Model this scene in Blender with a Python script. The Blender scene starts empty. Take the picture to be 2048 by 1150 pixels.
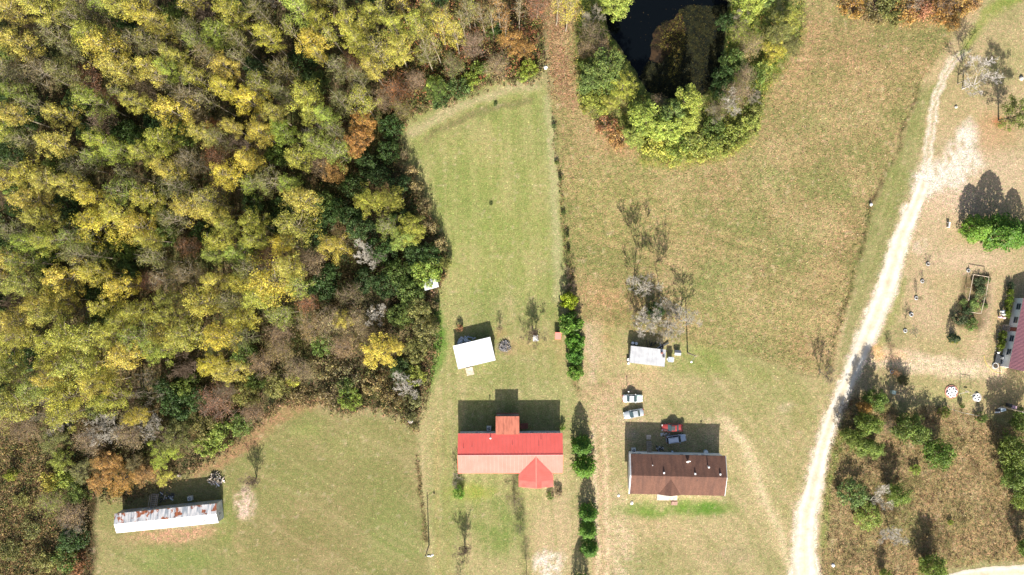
import bpy, math, random
import numpy as np
from mathutils import Vector, Matrix

rng = np.random.default_rng(7)
random.seed(7)
R = math.radians
S = bpy.context.scene
COL = S.collection

# ---------------------------------------------------------------- camera, light
CAMH = 167.3
cam = bpy.data.cameras.new('camera'); cam.lens = 25.0; cam.sensor_width = 36.0
cam.clip_start = 1.0; cam.clip_end = 4000.0
camo = bpy.data.objects.new('camera', cam); COL.objects.link(camo)
camo.location = (0, 0, CAMH); camo.rotation_euler = (0, 0, 0)
S.camera = camo
S.render.resolution_x = 1024; S.render.resolution_y = 575

SUN_EL = 30.5
SUN_DX = 0.035                       # the sun stands a touch east of south
w = bpy.data.worlds.new('World'); S.world = w; w.use_nodes = True
nt = w.node_tree; bg = nt.nodes['Background']
sky = nt.nodes.new('ShaderNodeTexSky'); sky.sky_type = 'NISHITA'; sky.sun_disc = False
sky.sun_elevation = R(SUN_EL); sky.sun_rotation = R(180) - math.atan(SUN_DX)
sky.air_density = 1.0; sky.dust_density = 3.0; sky.ozone_density = 1.0
nt.links.new(sky.outputs[0], bg.inputs[0]); bg.inputs[1].default_value = 0.075
sl = bpy.data.lights.new('sun', 'SUN'); sl.energy = 5.0; sl.angle = R(0.53); sl.color = (1.0, 0.945, 0.86)
so = bpy.data.objects.new('sun', sl); COL.objects.link(so)
tosun = Vector((SUN_DX*math.cos(R(SUN_EL)), -math.cos(R(SUN_EL)), math.sin(R(SUN_EL))))
so.rotation_euler = tosun.to_track_quat('Z', 'Y').to_euler()
so.location = (0, -60, 60)
S.view_settings.view_transform = 'Standard'; S.view_settings.look = 'None'
S.view_settings.exposure = 1.33; S.view_settings.gamma = 1.0
S.view_settings.use_curve_mapping = False
S.render.engine = 'CYCLES'
S.cycles.max_bounces = 5; S.cycles.transparent_max_bounces = 4

# ---------------------------------------------------------------- helpers
PXM = 2048.0/(CAMH*36.0/25.0)        # photograph pixels per metre on the ground
def G(px, py, z=0.0):                # world point at height z seen at that spot of the survey photograph
    k = (CAMH-z)/CAMH
    return Vector(((px-1024)/PXM*k, (575-py)/PXM*k, z))

KX = 2.05                            # lit value of a horizontal surface per unit of albedo
def lin(c):
    c = np.asarray(c, float)/255.0
    return np.where(c <= 0.04045, c/12.92, ((c+0.055)/1.055)**2.4)
def alb(c):                          # albedo whose sunlit look is the colour c
    return np.clip(lin(c)/np.array([KX*1.04, KX, KX*0.93]), 0.004, 0.8)

def tag(o, label=None, cat=None, group=None, kind=None):
    if label: o['label'] = label
    if cat: o['category'] = cat
    if group: o['group'] = group
    if kind: o['kind'] = kind
    return o
def empty(name, loc, label, cat, group=None, rz=0.0):
    o = bpy.data.objects.new(name, None); COL.objects.link(o)
    o.location = loc; o.rotation_euler = (0, 0, rz); o.empty_display_size = 0.3
    return tag(o, label, cat, group)

def mesh_np(name, V, F, mat, smooth=False, tint=None):
    V = np.asarray(V, np.float32); F = np.asarray(F, np.int32)
    me = bpy.data.meshes.new(name)
    n, k = F.shape
    me.vertices.add(len(V)); me.vertices.foreach_set('co', V.ravel())
    me.loops.add(n*k); me.loops.foreach_set('vertex_index', F.ravel())
    me.polygons.add(n); me.polygons.foreach_set('loop_start', np.arange(0, n*k, k, dtype=np.int32))
    me.polygons.foreach_set('loop_total', np.full(n, k, np.int32))
    if smooth: me.polygons.foreach_set('use_smooth', np.ones(n, bool))
    me.update(calc_edges=True)
    if tint is not None:
        a = me.color_attributes.new('tint', 'FLOAT_COLOR', 'POINT')
        T = np.ones((len(V), 4), np.float32); T[:, :3] = tint
        a.data.foreach_set('color', T.ravel())
    me.materials.append(mat)
    return me
def link(name, me, parent=None, loc=None):
    o = bpy.data.objects.new(name, me); COL.objects.link(o)
    if parent: o.parent = parent
    if loc is not None: o.location = loc
    return o

class MB:
    def __init__(s): s.v = []; s.f = []
    def add(s, vs, fs):
        n = len(s.v); s.v += [tuple(v) for v in vs]; s.f += [tuple(i+n for i in f) for f in fs]
        return s
    def box(s, c, d, rz=0.0, taper=1.0):
        cx, cy, cz = c; hx, hy, hz = d[0]/2, d[1]/2, d[2]/2
        ca, sa = math.cos(rz), math.sin(rz); vs = []
        for z, t in ((-hz, 1.0), (hz, taper)):
            for x, y in ((-hx, -hy), (hx, -hy), (hx, hy), (-hx, hy)):
                x *= t; y *= t
                vs.append((cx+x*ca-y*sa, cy+x*sa+y*ca, cz+z))
        return s.add(vs, [(3, 2, 1, 0), (4, 5, 6, 7), (0, 1, 5, 4), (1, 2, 6, 5), (2, 3, 7, 6), (3, 0, 4, 7)])
    def tube(s, p, q, r0, r1, n=6, cap=True):
        p = Vector(p); q = Vector(q); d = (q-p)
        if d.length < 1e-6: return s
        d.normalize(); a = d.orthogonal().normalized(); b = d.cross(a)
        vs = []
        for c, r in ((p, r0), (q, r1)):
            for i in range(n):
                t = 2*math.pi*i/n; vs.append(c+a*(r*math.cos(t))+b*(r*math.sin(t)))
        fs = [(i, (i+1) % n, n+(i+1) % n, n+i) for i in range(n)]
        if cap: fs += [tuple(range(n-1, -1, -1)), tuple(range(n, 2*n))]
        return s.add(vs, fs)
    def beam(s, p, q, wd, ht):
        p = Vector(p); q = Vector(q); d = (q-p).normalized()
        up = Vector((0, 0, 1)) if abs(d.z) < 0.9 else Vector((0, 1, 0))
        a = d.cross(up).normalized()*(wd/2); b = a.cross(d).normalized()*(ht/2)
        vs = [c+x*a+y*b for c in (p, q) for x, y in ((-1, -1), (1, -1), (1, 1), (-1, 1))]
        return s.add(vs, [(3, 2, 1, 0), (4, 5, 6, 7), (0, 1, 5, 4), (1, 2, 6, 5), (2, 3, 7, 6), (3, 0, 4, 7)])
    def slab(s, pts, t):             # planar outline (top face) thickened downwards by t
        n = len(pts); pts = [Vector(p) for p in pts]
        lo = [p-Vector((0, 0, t)) for p in pts]
        return s.add(pts+lo, [tuple(range(n)), tuple(range(2*n-1, n-1, -1))]+[(i, n+i, n+(i+1) % n, (i+1) % n) for i in range(n)])
    def torus(s, c, R0, r0, n=20, m=8, flat=1.0):
        vs = []; fs = []
        for i in range(n):
            a = 2*math.pi*i/n
            for j in range(m):
                b = 2*math.pi*j/m; q = R0+r0*math.cos(b)
                vs.append((c[0]+q*math.cos(a), c[1]+q*math.sin(a), c[2]+r0*flat*math.sin(b)))
        for i in range(n):
            for j in range(m):
                fs.append((i*m+j, ((i+1) % n)*m+j, ((i+1) % n)*m+(j+1) % m, i*m+(j+1) % m))
        return s.add(vs, fs)
    def lathe(s, c, prof, n=14):
        vs = []; fs = []
        for r, z in prof:
            for i in range(n):
                a = 2*math.pi*i/n; vs.append((c[0]+r*math.cos(a), c[1]+r*math.sin(a), c[2]+z))
        for k in range(len(prof)-1):
            for i in range(n):
                fs.append((k*n+i, k*n+(i+1) % n, (k+1)*n+(i+1) % n, (k+1)*n+i))
        fs.append(tuple(range(n-1, -1, -1))); fs.append(tuple(range((len(prof)-1)*n, len(prof)*n)))
        return s.add(vs, fs)
    def mesh(s, name, mat, smooth=False):
        me = bpy.data.meshes.new(name); me.from_pydata(s.v, [], s.f); me.update()
        if smooth:
            me.polygons.foreach_set('use_smooth', np.ones(len(me.polygons), bool))
        me.materials.append(mat); return me
    def build(s, name, mat, parent=None, smooth=False, loc=None):
        return link(name, s.mesh(name, mat, smooth), parent, loc)

# ---------------------------------------------------------------- materials
def new_mat(name):
    m = bpy.data.materials.new(name); m.use_nodes = True
    return m, m.node_tree.nodes, m.node_tree.links, m.node_tree.nodes['Principled BSDF']
def mat(name, col, rough=0.7, metal=0.0, var=0.15, scale=3.0, col2=None, bump=0.0, spec=0.4, lit=True, stretch=None, thr=(0.35, 0.65)):
    m, N, L, P = new_mat(name)
    c = tuple(alb(col)) if lit else tuple(col)
    tc = N.new('ShaderNodeNewGeometry'); src = tc.outputs['Position']
    if stretch:
        mp = N.new('ShaderNodeMapping'); mp.inputs['Scale'].default_value = stretch
        L.new(src, mp.inputs[0]); src = mp.outputs[0]
    n1 = N.new('ShaderNodeTexNoise'); n1.inputs['Scale'].default_value = scale; n1.inputs['Detail'].default_value = 6
    L.new(src, n1.inputs['Vector'])
    r = N.new('ShaderNodeValToRGB'); r.color_ramp.elements[0].position = thr[0]; r.color_ramp.elements[1].position = thr[1]
    c2 = tuple(alb(col2)) if (col2 is not None and lit) else (tuple(col2) if col2 is not None else tuple(x*(1-var) for x in c))
    ca = c if col2 is not None else tuple(min(0.9, x*(1+var*0.5)) for x in c)
    r.color_ramp.elements[0].color = (*ca, 1); r.color_ramp.elements[1].color = (*c2, 1)
    L.new(n1.outputs[0], r.inputs[0]); L.new(r.outputs[0], P.inputs['Base Color'])
    P.inputs['Roughness'].default_value = rough; P.inputs['Metallic'].default_value = metal
    P.inputs['Specular IOR Level'].default_value = spec
    if bump:
        n2 = N.new('ShaderNodeTexNoise'); n2.inputs['Scale'].default_value = scale*6; n2.inputs['Detail'].default_value = 3
        L.new(src, n2.inputs['Vector']); b = N.new('ShaderNodeBump'); b.inputs['Distance'].default_value = bump
        L.new(n2.outputs[0], b.inputs['Height']); L.new(b.outputs[0], P.inputs['Normal'])
    return m

def leaf_mat(name, trans=0.35):
    m, N, L, P = new_mat(name)
    at = N.new('ShaderNodeAttribute'); at.attribute_name = 'tint'
    oi = N.new('ShaderNodeObjectInfo')
    mx = N.new('ShaderNodeMix'); mx.data_type = 'RGBA'; mx.blend_type = 'MULTIPLY'; mx.inputs[0].default_value = 1
    L.new(oi.outputs['Color'], mx.inputs[6]); L.new(at.outputs['Color'], mx.inputs[7])
    L.new(mx.outputs[2], P.inputs['Base Color']); P.inputs['Roughness'].default_value = 0.55
    P.inputs['Specular IOR Level'].default_value = 0.25
    tr = N.new('ShaderNodeBsdfTranslucent'); L.new(mx.outputs[2], tr.inputs[0])
    ms = N.new('ShaderNodeMixShader'); ms.inputs[0].default_value = trans
    L.new(P.outputs[0], ms.inputs[1]); L.new(tr.outputs[0], ms.inputs[2])
    L.new(ms.outputs[0], N['Material Output'].inputs[0])
    return m
def tint_mat(name, rough=0.9, trans=0.0):
    m, N, L, P = new_mat(name)
    at = N.new('ShaderNodeAttribute'); at.attribute_name = 'tint'
    L.new(at.outputs['Color'], P.inputs['Base Color']); P.inputs['Roughness'].default_value = rough
    P.inputs['Specular IOR Level'].default_value = 0.15
    if trans:
        tr = N.new('ShaderNodeBsdfTranslucent'); L.new(at.outputs['Color'], tr.inputs[0])
        ms = N.new('ShaderNodeMixShader'); ms.inputs[0].default_value = trans
        L.new(P.outputs[0], ms.inputs[1]); L.new(tr.outputs[0], ms.inputs[2])
        L.new(ms.outputs[0], N['Material Output'].inputs[0])
    return m

M = {}
M['leaf'] = leaf_mat('leaf')
M['needle'] = leaf_mat('needle', 0.15)
M['weed'] = tint_mat('weed', 0.9, 0.25)
M['bark_pale'] = mat('bark_pale', (186, 170, 142), 0.9, scale=2, var=0.35)
M['bark_dark'] = mat('bark_dark', (128, 110, 90), 0.9, scale=2, var=0.4)
M['bark_grey'] = mat('bark_grey', (182, 168, 142), 0.9, scale=2, var=0.25)
M['bark_pink'] = mat('bark_pink', (160, 136, 112), 0.9, scale=2, var=0.3)

# ---------------------------------------------------------------- value noise
def vnoise(x, y, cell, seed):
    g = np.random.default_rng(seed).random((257, 257))
    u = x/cell; v = y/cell
    i = np.floor(u).astype(int); j = np.floor(v).astype(int); fu = u-i; fv = v-j
    fu = fu*fu*(3-2*fu); fv = fv*fv*(3-2*fv)
    i0 = i % 256; j0 = j % 256; i1 = (i+1) % 256; j1 = (j+1) % 256
    return (g[i0, j0]*(1-fu)*(1-fv)+g[i1, j0]*fu*(1-fv)+g[i0, j1]*(1-fu)*fv+g[i1, j1]*fu*fv)*2-1
def fbm(x, y, cell, seed, oct=4):
    t = 0; a = 1; s = 0
    for k in range(oct):
        t = t+a*vnoise(x, y, cell/2**k, seed+k*13); s += a; a *= 0.6
    return t/s
def sdf_poly(x, y, P):
    P = np.asarray(P, float); d = np.full(x.shape, 1e18); inside = np.zeros(x.shape, bool)
    for k in range(len(P)):
        ax, ay = P[k-1]; bx, by = P[k]
        ex, ey = bx-ax, by-ay; wx, wy = x-ax, y-ay
        t = np.clip((wx*ex+wy*ey)/(ex*ex+ey*ey+1e-9), 0, 1)
        d = np.minimum(d, (wx-ex*t)**2+(wy-ey*t)**2)
        c = ((ay > y) != (by > y)) & (x < (bx-ax)*(y-ay)/(by-ay+1e-12)+ax)
        inside ^= c
    return np.where(inside, -1, 1)*np.sqrt(d)
def dist_line(x, y, P):              # distance to a polyline, width interpolated if given as third value
    d = np.full(x.shape, 1e9)
    for a, b in zip(P[:-1], P[1:]):
        ex, ey = b[0]-a[0], b[1]-a[1]; wx, wy = x-a[0], y-a[1]
        t = np.clip((wx*ex+wy*ey)/(ex*ex+ey*ey+1e-9), 0, 1)
        wd = (a[2]+(b[2]-a[2])*t)/2 if len(a) > 2 else 0
        d = np.minimum(d, np.hypot(wx-ex*t, wy-ey*t)-wd)
    return d
def sstep(d, soft):                  # 1 inside, 0 outside
    t = np.clip(0.5-d/(2*soft), 0, 1); return t*t*(3-2*t)
# ================================================================ GROUND
FOREST = [(-300, -300), (1100, -300), (1092, 0), (1090, 110), (1072, 158), (1000, 160), (950, 178), (890, 205), (825, 225), (795, 262), (800, 330), (838, 400), (876, 480), (890, 540), (858, 600),
          (868, 680), (852, 760), (832, 850), (800, 828), (740, 812), (680, 825), (640, 798), (560, 808), (500, 860), (450, 900), (370, 945), (320, 968), (250, 995), (195, 990), (190, 1060), (195, 1150), (190, 1400), (-300, 1400)]
POND = [(1205, -200), (1207, 20), (1215, 62), (1240, 98), (1262, 130), (1275, 152), (1296, 182), (1330, 196), (1395, 196), (1432, 178), (1446, 120), (1452, 60), (1462, 0), (1470, -200)]
BRUSH = [(1668, 830), (1690, 800), (1760, 790), (1800, 830), (1860, 812), (1935, 822), (2000, 850), (2300, 880), (2300, 1118), (2048, 1118), (1960, 1126), (1900, 1136), (1870, 1170), (1640, 1170), (1645, 1100), (1650, 1000), (1658, 920)]
ROAD = [(1610, 1400, 60), (1612, 1175, 70), (1609, 1130, 52), (1608, 1098, 47), (1612, 1031, 43), (1630, 963, 37), (1645, 896, 30), (1667, 828, 32), (1697, 760, 32), (1730, 682, 38), (1771, 582, 44), (1799, 481, 38), (1829, 413, 31), (1842, 380, 26), (1848, 362, 30)]
PATCH = [(1826, 385), (1846, 345), (1880, 322), (1902, 292), (1922, 255), (1940, 238), (1952, 262), (1954, 305), (1968, 330), (1946, 352), (1925, 372), (1880, 380), (1850, 398)]
SEROAD = [(1880, 1160, 16), (1925, 1152, 26), (1985, 1147, 34), (2048, 1145, 38), (2300, 1142, 40)]

nx, ny = 620, 400
def axis(n, half, core):
    t = np.linspace(-1, 1, n); a = t*half
    return a
xs = np.concatenate([[-2200, -1200, -600, -300, -190], np.linspace(-140, 140, nx), [190, 300, 600, 1200, 2200]])
ys = np.concatenate([[-2200, -1200, -600, -250, -130], np.linspace(-88, 88, ny), [130, 250, 600, 1200, 2200]])
X, Y = np.meshgrid(xs, ys, indexing='ij')
px = X*PXM+1024; py = 575-Y*PXM
n1 = fbm(px, py, 60, 1); n2 = fbm(px, py, 24, 50, 3); n3 = fbm(px, py, 160, 90); n4 = fbm(px, py, 9, 130, 2)
wx = px+n2*7+n4*3; wy = py+fbm(px, py, 24, 70, 3)*7+n4*2
C = np.zeros(px.shape+(3,)); C[:] = alb((176, 164, 118))
RG = np.full(px.shape, 0.5)          # how coarse the sward is
def paint(m, col, rg=None):
    global C, RG
    C = C*(1-m[..., None])+alb(col)*m[..., None]
    if rg is not None: RG = RG*(1-m)+rg*m
def poly(P, col, soft=6, st=1.0, rg=None, mod=None):
    m = sstep(sdf_poly(wx, wy, P), soft)*st
    if mod is not None: m = m*mod
    paint(m, col, rg)
def line(P, col, soft=5, st=1.0, rg=None, mod=None):
    m = sstep(dist_line(wx, wy, P), soft)*st
    if mod is not None: m = m*mod
    paint(m, col, rg)
def blob(x, y, rx, ry, col, soft=0.35, st=1.0, rg=None, rot=0, mod=None):
    c, s_ = math.cos(rot), math.sin(rot); dx = wx-x; dy = wy-y
    u = (dx*c+dy*s_)/rx; v = (-dx*s_+dy*c)/ry
    m = sstep(np.hypot(u, v)-1, soft)*st
    if mod is not None: m = m*mod
    paint(m, col, rg)
hi = lambda n, a=0.0, b=0.5: np.clip((n-a)/(b-a), 0, 1)

# fields
MOWN = [(800, 330), (795, 262), (825, 225), (890, 205), (950, 178), (1000, 160), (1085, 158), (1110, 250), (1122, 350), (1130, 480), (1130, 620), (1090, 640), (860, 620), (890, 540), (876, 480), (838, 400)]
RIGHTF = [(1090, -100), (1100, 110), (1108, 230), (1122, 350), (1132, 480), (1160, 640), (1230, 655), (1380, 690), (1480, 705), (1600, 745), (1660, 755), (1700, 600), (1738, 420), (1800, 270), (1838, 175), (1900, 90), (1960, -100)]
LEFTF = [(190, 1200), (200, 990), (330, 960), (500, 860), (560, 808), (680, 826), (832, 850), (840, 930), (857, 1085), (862, 1200)]
poly(RIGHTF, (182, 160, 112), 8, 1, 1.05)
paint(sstep(sdf_poly(wx, wy, RIGHTF), 10)*hi(n1, -0.1, 0.5)*0.65, (160, 158, 98))
paint(sstep(sdf_poly(wx, wy, RIGHTF), 10)*hi(-n3, 0.0, 0.5)*0.5, (194, 162, 118))
blob(1500, 640, 150, 75, (168, 162, 104), 0.5, 0.75, rot=0.35)
blob(1430, 560, 70, 40, (165, 162, 105), 0.5, 0.6, rot=-0.4)
blob(1240, 420, 120, 110, (170, 164, 98), 0.6, 0.6)
blob(1540, 350, 26, 22, (140, 152, 84), 0.6, 0.7); blob(1683, 378, 24, 26, (138, 150, 82), 0.6, 0.7)
blob(1620, 90, 150, 60, (202, 160, 122), 0.5, 0.6); blob(1560, 170, 120, 60, (196, 164, 118), 0.5, 0.5)
blob(1700, 480, 40, 60, (176, 138, 102), 0.5, 0.5); blob(1620, 700, 70, 30, (190, 150, 112), 0.6, 0.5, rot=0.3)
line([(1480, 706, 3), (1600, 747, 3), (1655, 758, 3)], (150, 130, 95), 3, 0.7)
for k in range(9):
    line([(1390+k*8, 690-k*30, 2), (1500+k*14, 640-k*38, 2), (1610+k*8, 590-k*36, 2)], (150, 132, 90), 3, 0.3)
# mown field
poly(MOWN, (176, 172, 108), 7, 1, 0.45)
m_ = sstep(sdf_poly(wx, wy, MOWN), 8)
paint(m_*hi(n3, -0.1, 0.4)*0.5, (158, 166, 94)); paint(m_*hi(-n1, -0.1, 0.4)*0.6, (190, 176, 126))
line([(1078, 165, 16), (1040, 168, 20), (960, 190, 22), (880, 222, 24), (815, 258, 20), (805, 330, 14), (850, 400, 12)], (192, 176, 130), 9, 0.8)
line([(1085, 190, 24), (1094, 300, 26), (1108, 450, 26), (1114, 600, 20)], (186, 178, 122), 8, 0.7)
line([(1058, 196, 14), (1000, 210, 12), (930, 232, 14), (870, 262, 12), (850, 280, 6)], (148, 138, 92), 7, 0.6)
blob(930, 430, 60, 110, (158, 168, 92), 0.6, 0.5); blob(1000, 480, 80, 50, (150, 164, 84), 0.6, 0.45)
line([(905, 540, 10), (930, 580, 12), (905, 630, 10)], (182, 174, 116), 7, 0.5)
# left field
poly(LEFTF, (170, 154, 108), 7, 1, 0.45)
m_ = sstep(sdf_poly(wx, wy, LEFTF), 8)
paint(m_*hi(n3, -0.2, 0.4)*0.6, (152, 154, 92)); paint(m_*hi(-n1, 0.1, 0.5)*0.5, (180, 156, 114))
line([(640, 802, 30), (560, 822, 34), (510, 870, 40), (450, 920, 28), (390, 945, 16)], (186, 146, 108), 12, 0.7, 0.6)
line([(640, 815, 12), (690, 835, 14), (760, 820, 14), (815, 845, 12)], (184, 166, 122), 10, 0.7)
blob(720, 890, 80, 30, (168, 168, 104), 0.6, 0.5); blob(800, 1090, 60, 30, (150, 164, 92), 0.6, 0.5)
blob(330, 1120, 120, 26, (146, 164, 88), 0.5, 0.7); blob(450, 1050, 20, 60, (142, 158, 80), 0.5, 0.6)
line([(490, 1020, 10), (470, 1080, 14), (520, 1150, 18)], (192, 168, 120), 10, 0.6)
blob(590, 1080, 70, 40, (152, 134, 90), 0.6, 0.5)
blob(490, 1005, 21, 30, (238, 206, 176), 0.35, 0.75, 1.0, mod=hi(n4+n2, -0.45, 0.1)); blob(488, 1008, 12, 20, (250, 224, 196), 0.6, 0.5)
blob(345, 1070, 75, 14, (208, 166, 132), 0.6, 0.75, 1.0, rot=-0.08); blob(375, 1052, 50, 4, (248, 232, 215), 0.9, 0.6, rot=-0.09)
blob(205, 988, 18, 5, (236, 216, 186), 0.6, 0.6)
# middle yards
YARD = [(862, 1200), (857, 1085), (838, 930), (832, 850), (852, 760), (868, 680), (860, 600), (1130, 600), (1160, 640), (1158, 800), (1170, 1200)]
poly(YARD, (188, 174, 124), 9, 1, 0.5)
m_ = sstep(sdf_poly(wx, wy, YARD), 8)
paint(m_*hi(n3+n1*0.5, -0.1, 0.4)*0.5, (156, 162, 92)); paint(m_*hi(-n1, 0.05, 0.45)*0.5, (198, 180, 134))
line([(868, 620, 20), (882, 680, 26), (868, 740, 24), (855, 780, 10)], (118, 152, 62), 9, 0.85)
blob(920, 1000, 60, 60, (150, 164, 84), 0.6, 0.5); blob(1000, 1060, 50, 50, (128, 150, 70), 0.6, 0.7)
blob(955, 980, 30, 12, (176, 178, 84), 0.6, 0.7)
line([(875, 850, 9), (872, 960, 9), (878, 1150, 10)], (196, 172, 118), 5, 0.6); line([(893, 850, 6), (891, 960, 6), (898, 1150, 6)], (188, 172, 112), 5, 0.5)
blob(975, 1030, 24, 22, (200, 176, 130), 0.5, 0.5)
blob(1095, 1110, 45, 60, (206, 180, 136), 0.5, 0.75); blob(1098, 1130, 26, 26, (252, 236, 214), 0.5, 0.9, 1.0, mod=hi(n4+n2, -0.4, 0.1))
line([(1084, 1000, 4), (1086, 1150, 5)], (214, 190, 150), 4, 0.4); line([(1110, 990, 4), (1112, 1150, 5)], (214, 190, 150), 4, 0.4)
blob(1120, 980, 30, 30, (214, 190, 152), 0.5, 0.5, mod=hi(n4, -0.4, 0.2)); blob(1130, 930, 12, 60, (210, 190, 140), 0.6, 0.5)
blob(1100, 790, 60, 28, (186, 180, 124), 0.6, 0.5); blob(1000, 800, 80, 20, (180, 174, 112), 0.6, 0.5)
blob(1020, 695, 16, 14, (196, 160, 124), 0.6, 0.8); blob(1010, 691, 12, 10, (128, 118, 112), 0.5, 0.95, 0.8)
blob(1062, 690, 40, 16, (190, 168, 112), 0.6, 0.5); blob(1000, 668, 18, 10, (186, 146, 106), 0.6, 0.5)
blob(1120, 700, 16, 30, (196, 172, 120), 0.6, 0.6); blob(1070, 640, 60, 30, (160, 160, 96), 0.6, 0.4)
# yard east of the hedge
YARDE = [(1160, 650), (1230, 655), (1380, 690), (1480, 706), (1600, 747), (1660, 760), (1680, 790), (1640, 900), (1605, 1000), (1580, 1120), (1600, 1250), (1160, 1250), (1165, 900)]
poly(YARDE, (196, 178, 132), 9, 1, 0.6)
m_ = sstep(sdf_poly(wx, wy, YARDE), 8)
paint(m_*hi(n3-n1*0.5, -0.1, 0.4)*0.5, (162, 160, 98)); paint(m_*hi(-n2, 0.0, 0.45)*0.35, (204, 184, 140))
blob(1400, 720, 70, 32, (150, 162, 84), 0.6, 0.8); blob(1480, 740, 110, 26, (156, 160, 92), 0.6, 0.5, rot=0.15)
blob(1215, 610, 60, 40, (196, 154, 112), 0.6, 0.7, 1.0); blob(1200, 700, 40, 50, (198, 174, 124), 0.6, 0.6)
blob(1215, 680, 30, 22, (184, 172, 112), 0.5, 0.7); blob(1212, 676, 9, 9, (200, 150, 110), 0.6, 0.7)
line([(1176, 650, 10), (1184, 700, 14), (1186, 760, 12)], (228, 202, 172), 6, 0.8, 0.9, mod=hi(n4, -0.6, 0.1))
line([(1170, 790, 22), (1200, 780, 30), (1250, 762, 26), (1310, 752, 20)], (206, 172, 134), 9, 0.75, 0.8)
line([(1196, 1200, 14), (1194, 1100, 12), (1190, 1000, 11), (1188, 900, 11), (1182, 830, 12), (1215, 785, 16)], (206, 178, 130), 6, 0.8, 0.7)
line([(1197, 1200, 8), (1195, 1100, 6), (1192, 1000, 6), (1190, 910, 6)], (234, 208, 166), 3, 0.8, 0.7)
line([(1216, 1200, 8), (1214, 1100, 6), (1213, 1000, 6), (1212, 910, 6)], (230, 202, 158), 3, 0.7, 0.7)
blob(1240, 1090, 24, 70, (226, 200, 160), 0.6, 0.7, 1.0, mod=hi(n4+n2, -0.5, 0.1)); blob(1250, 1130, 36, 24, (238, 216, 180), 0.6, 0.7, 1.0, mod=hi(n4+n2, -0.4, 0.1))
blob(1237, 990, 14, 30, (226, 202, 162), 0.6, 0.6, mod=hi(n4, -0.4, 0.2))
blob(1345, 1020, 105, 20, (134, 156, 72), 0.6, 0.9, 0.3, mod=hi(n2, -0.9, 0.3)); blob(1400, 1017, 45, 14, (104, 142, 52), 0.6, 0.6)
blob(1320, 1055, 50, 20, (206, 178, 138), 0.6, 0.6); blob(1380, 1100, 110, 40, (190, 170, 126), 0.6, 0.5)
blob(1470, 1110, 30, 20, (196, 172, 140), 0.6, 0.6)
line([(1585, 1135, 26), (1560, 1080, 26), (1530, 1000, 36), (1500, 930, 46), (1470, 885, 44), (1440, 850, 30), (1400, 832, 20)], (214, 192, 146), 12, 0.8, 0.6)
line([(1583, 1130, 8), (1555, 1060, 6), (1535, 1010, 7), (1512, 950, 10), (1490, 890, 12), (1455, 850, 14)], (238, 218, 174), 6, 0.6, 0.6)
line([(1560, 760, 10), (1600, 830, 12), (1590, 930, 10), (1570, 1020, 8)], (186, 160, 112), 14, 0.4)
blob(1572, 815, 16, 12, (232, 206, 174), 0.6, 0.6); blob(1637, 815, 6, 6, (224, 204, 160), 0.6, 0.6)
blob(1275, 850, 28, 16, (226, 200, 160), 0.6, 0.7, mod=hi(n4, -0.5, 0.2)); blob(1247, 836, 14, 8, (244, 224, 190), 0.6, 0.6)
blob(1263, 782, 26, 12, (206, 170, 134), 0.6, 0.6); blob(1330, 795, 50, 30, (196, 180, 130), 0.6, 0.5)
blob(1560, 790, 60, 16, (160, 162, 100), 0.6, 0.5)
# between ditch and road, and the east side
EAST = [(1960, -100), (1900, 90), (1838, 175), (1800, 270), (1738, 420), (1700, 600), (1660, 760), (1700, 770), (1680, 820), (1760, 790), (1935, 822), (2300, 870), (2300, -100)]
poly(EAST, (202, 178, 136), 8, 1, 0.5)
m_ = sstep(sdf_poly(wx, wy, EAST), 8)
paint(m_*hi(n3, 0.1, 0.5)*0.5, (184, 172, 114)); paint(m_*hi(-n1, -0.1, 0.4)*0.6, (220, 190, 150))
STRIP = [(1838, 190), (1800, 280), (1742, 420), (1705, 600), (1668, 750), (1690, 745), (1745, 600), (1780, 470), (1830, 360), (1850, 240), (1880, 160)]
poly(STRIP, (172, 164, 112), 8, 0.9); paint(sstep(sdf_poly(wx, wy, STRIP), 8)*hi(n1, -0.2, 0.4)*0.6, (152, 154, 88))
line([(1800, 300, 10), (1775, 370, 10), (1750, 420, 8)], (146, 150, 86), 8, 0.6)
line([(2050, -20, 30), (1990, 20, 26), (1950, 60, 18), (1925, 110, 12)], (156, 172, 72), 9, 0.85)
blob(2010, 60, 60, 40, (186, 170, 122), 0.6, 0.6); blob(2020, 130, 50, 40, (176, 170, 112), 0.5, 0.5)
blob(1990, 270, 45, 45, (206, 166, 124), 0.5, 0.8, 0.5); blob(1998, 246, 12, 10, (204, 124, 84), 0.6, 0.7)
blob(1910, 180, 40, 60, (184, 168, 118), 0.6, 0.4); blob(2030, 340, 40, 60, (210, 186, 150), 0.6, 0.5)
line([(1853, 345, 5), (1862, 290, 5), (1868, 240, 5), (1878, 190, 5), (1895, 150, 5), (1915, 125, 4), (1935, 110, 4)], (236, 214, 182), 3.5, 0.85, 0.8)
line([(1842, 330, 5), (1852, 280, 5), (1858, 235, 5), (1868, 190, 5), (1882, 150, 5), (1905, 112, 4)], (238, 218, 184), 3.5, 0.85, 0.8)
line([(p[0], p[1], p[2]+22) for p in ROAD], (206, 182, 142), 9, 0.6, 0.9)

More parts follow.
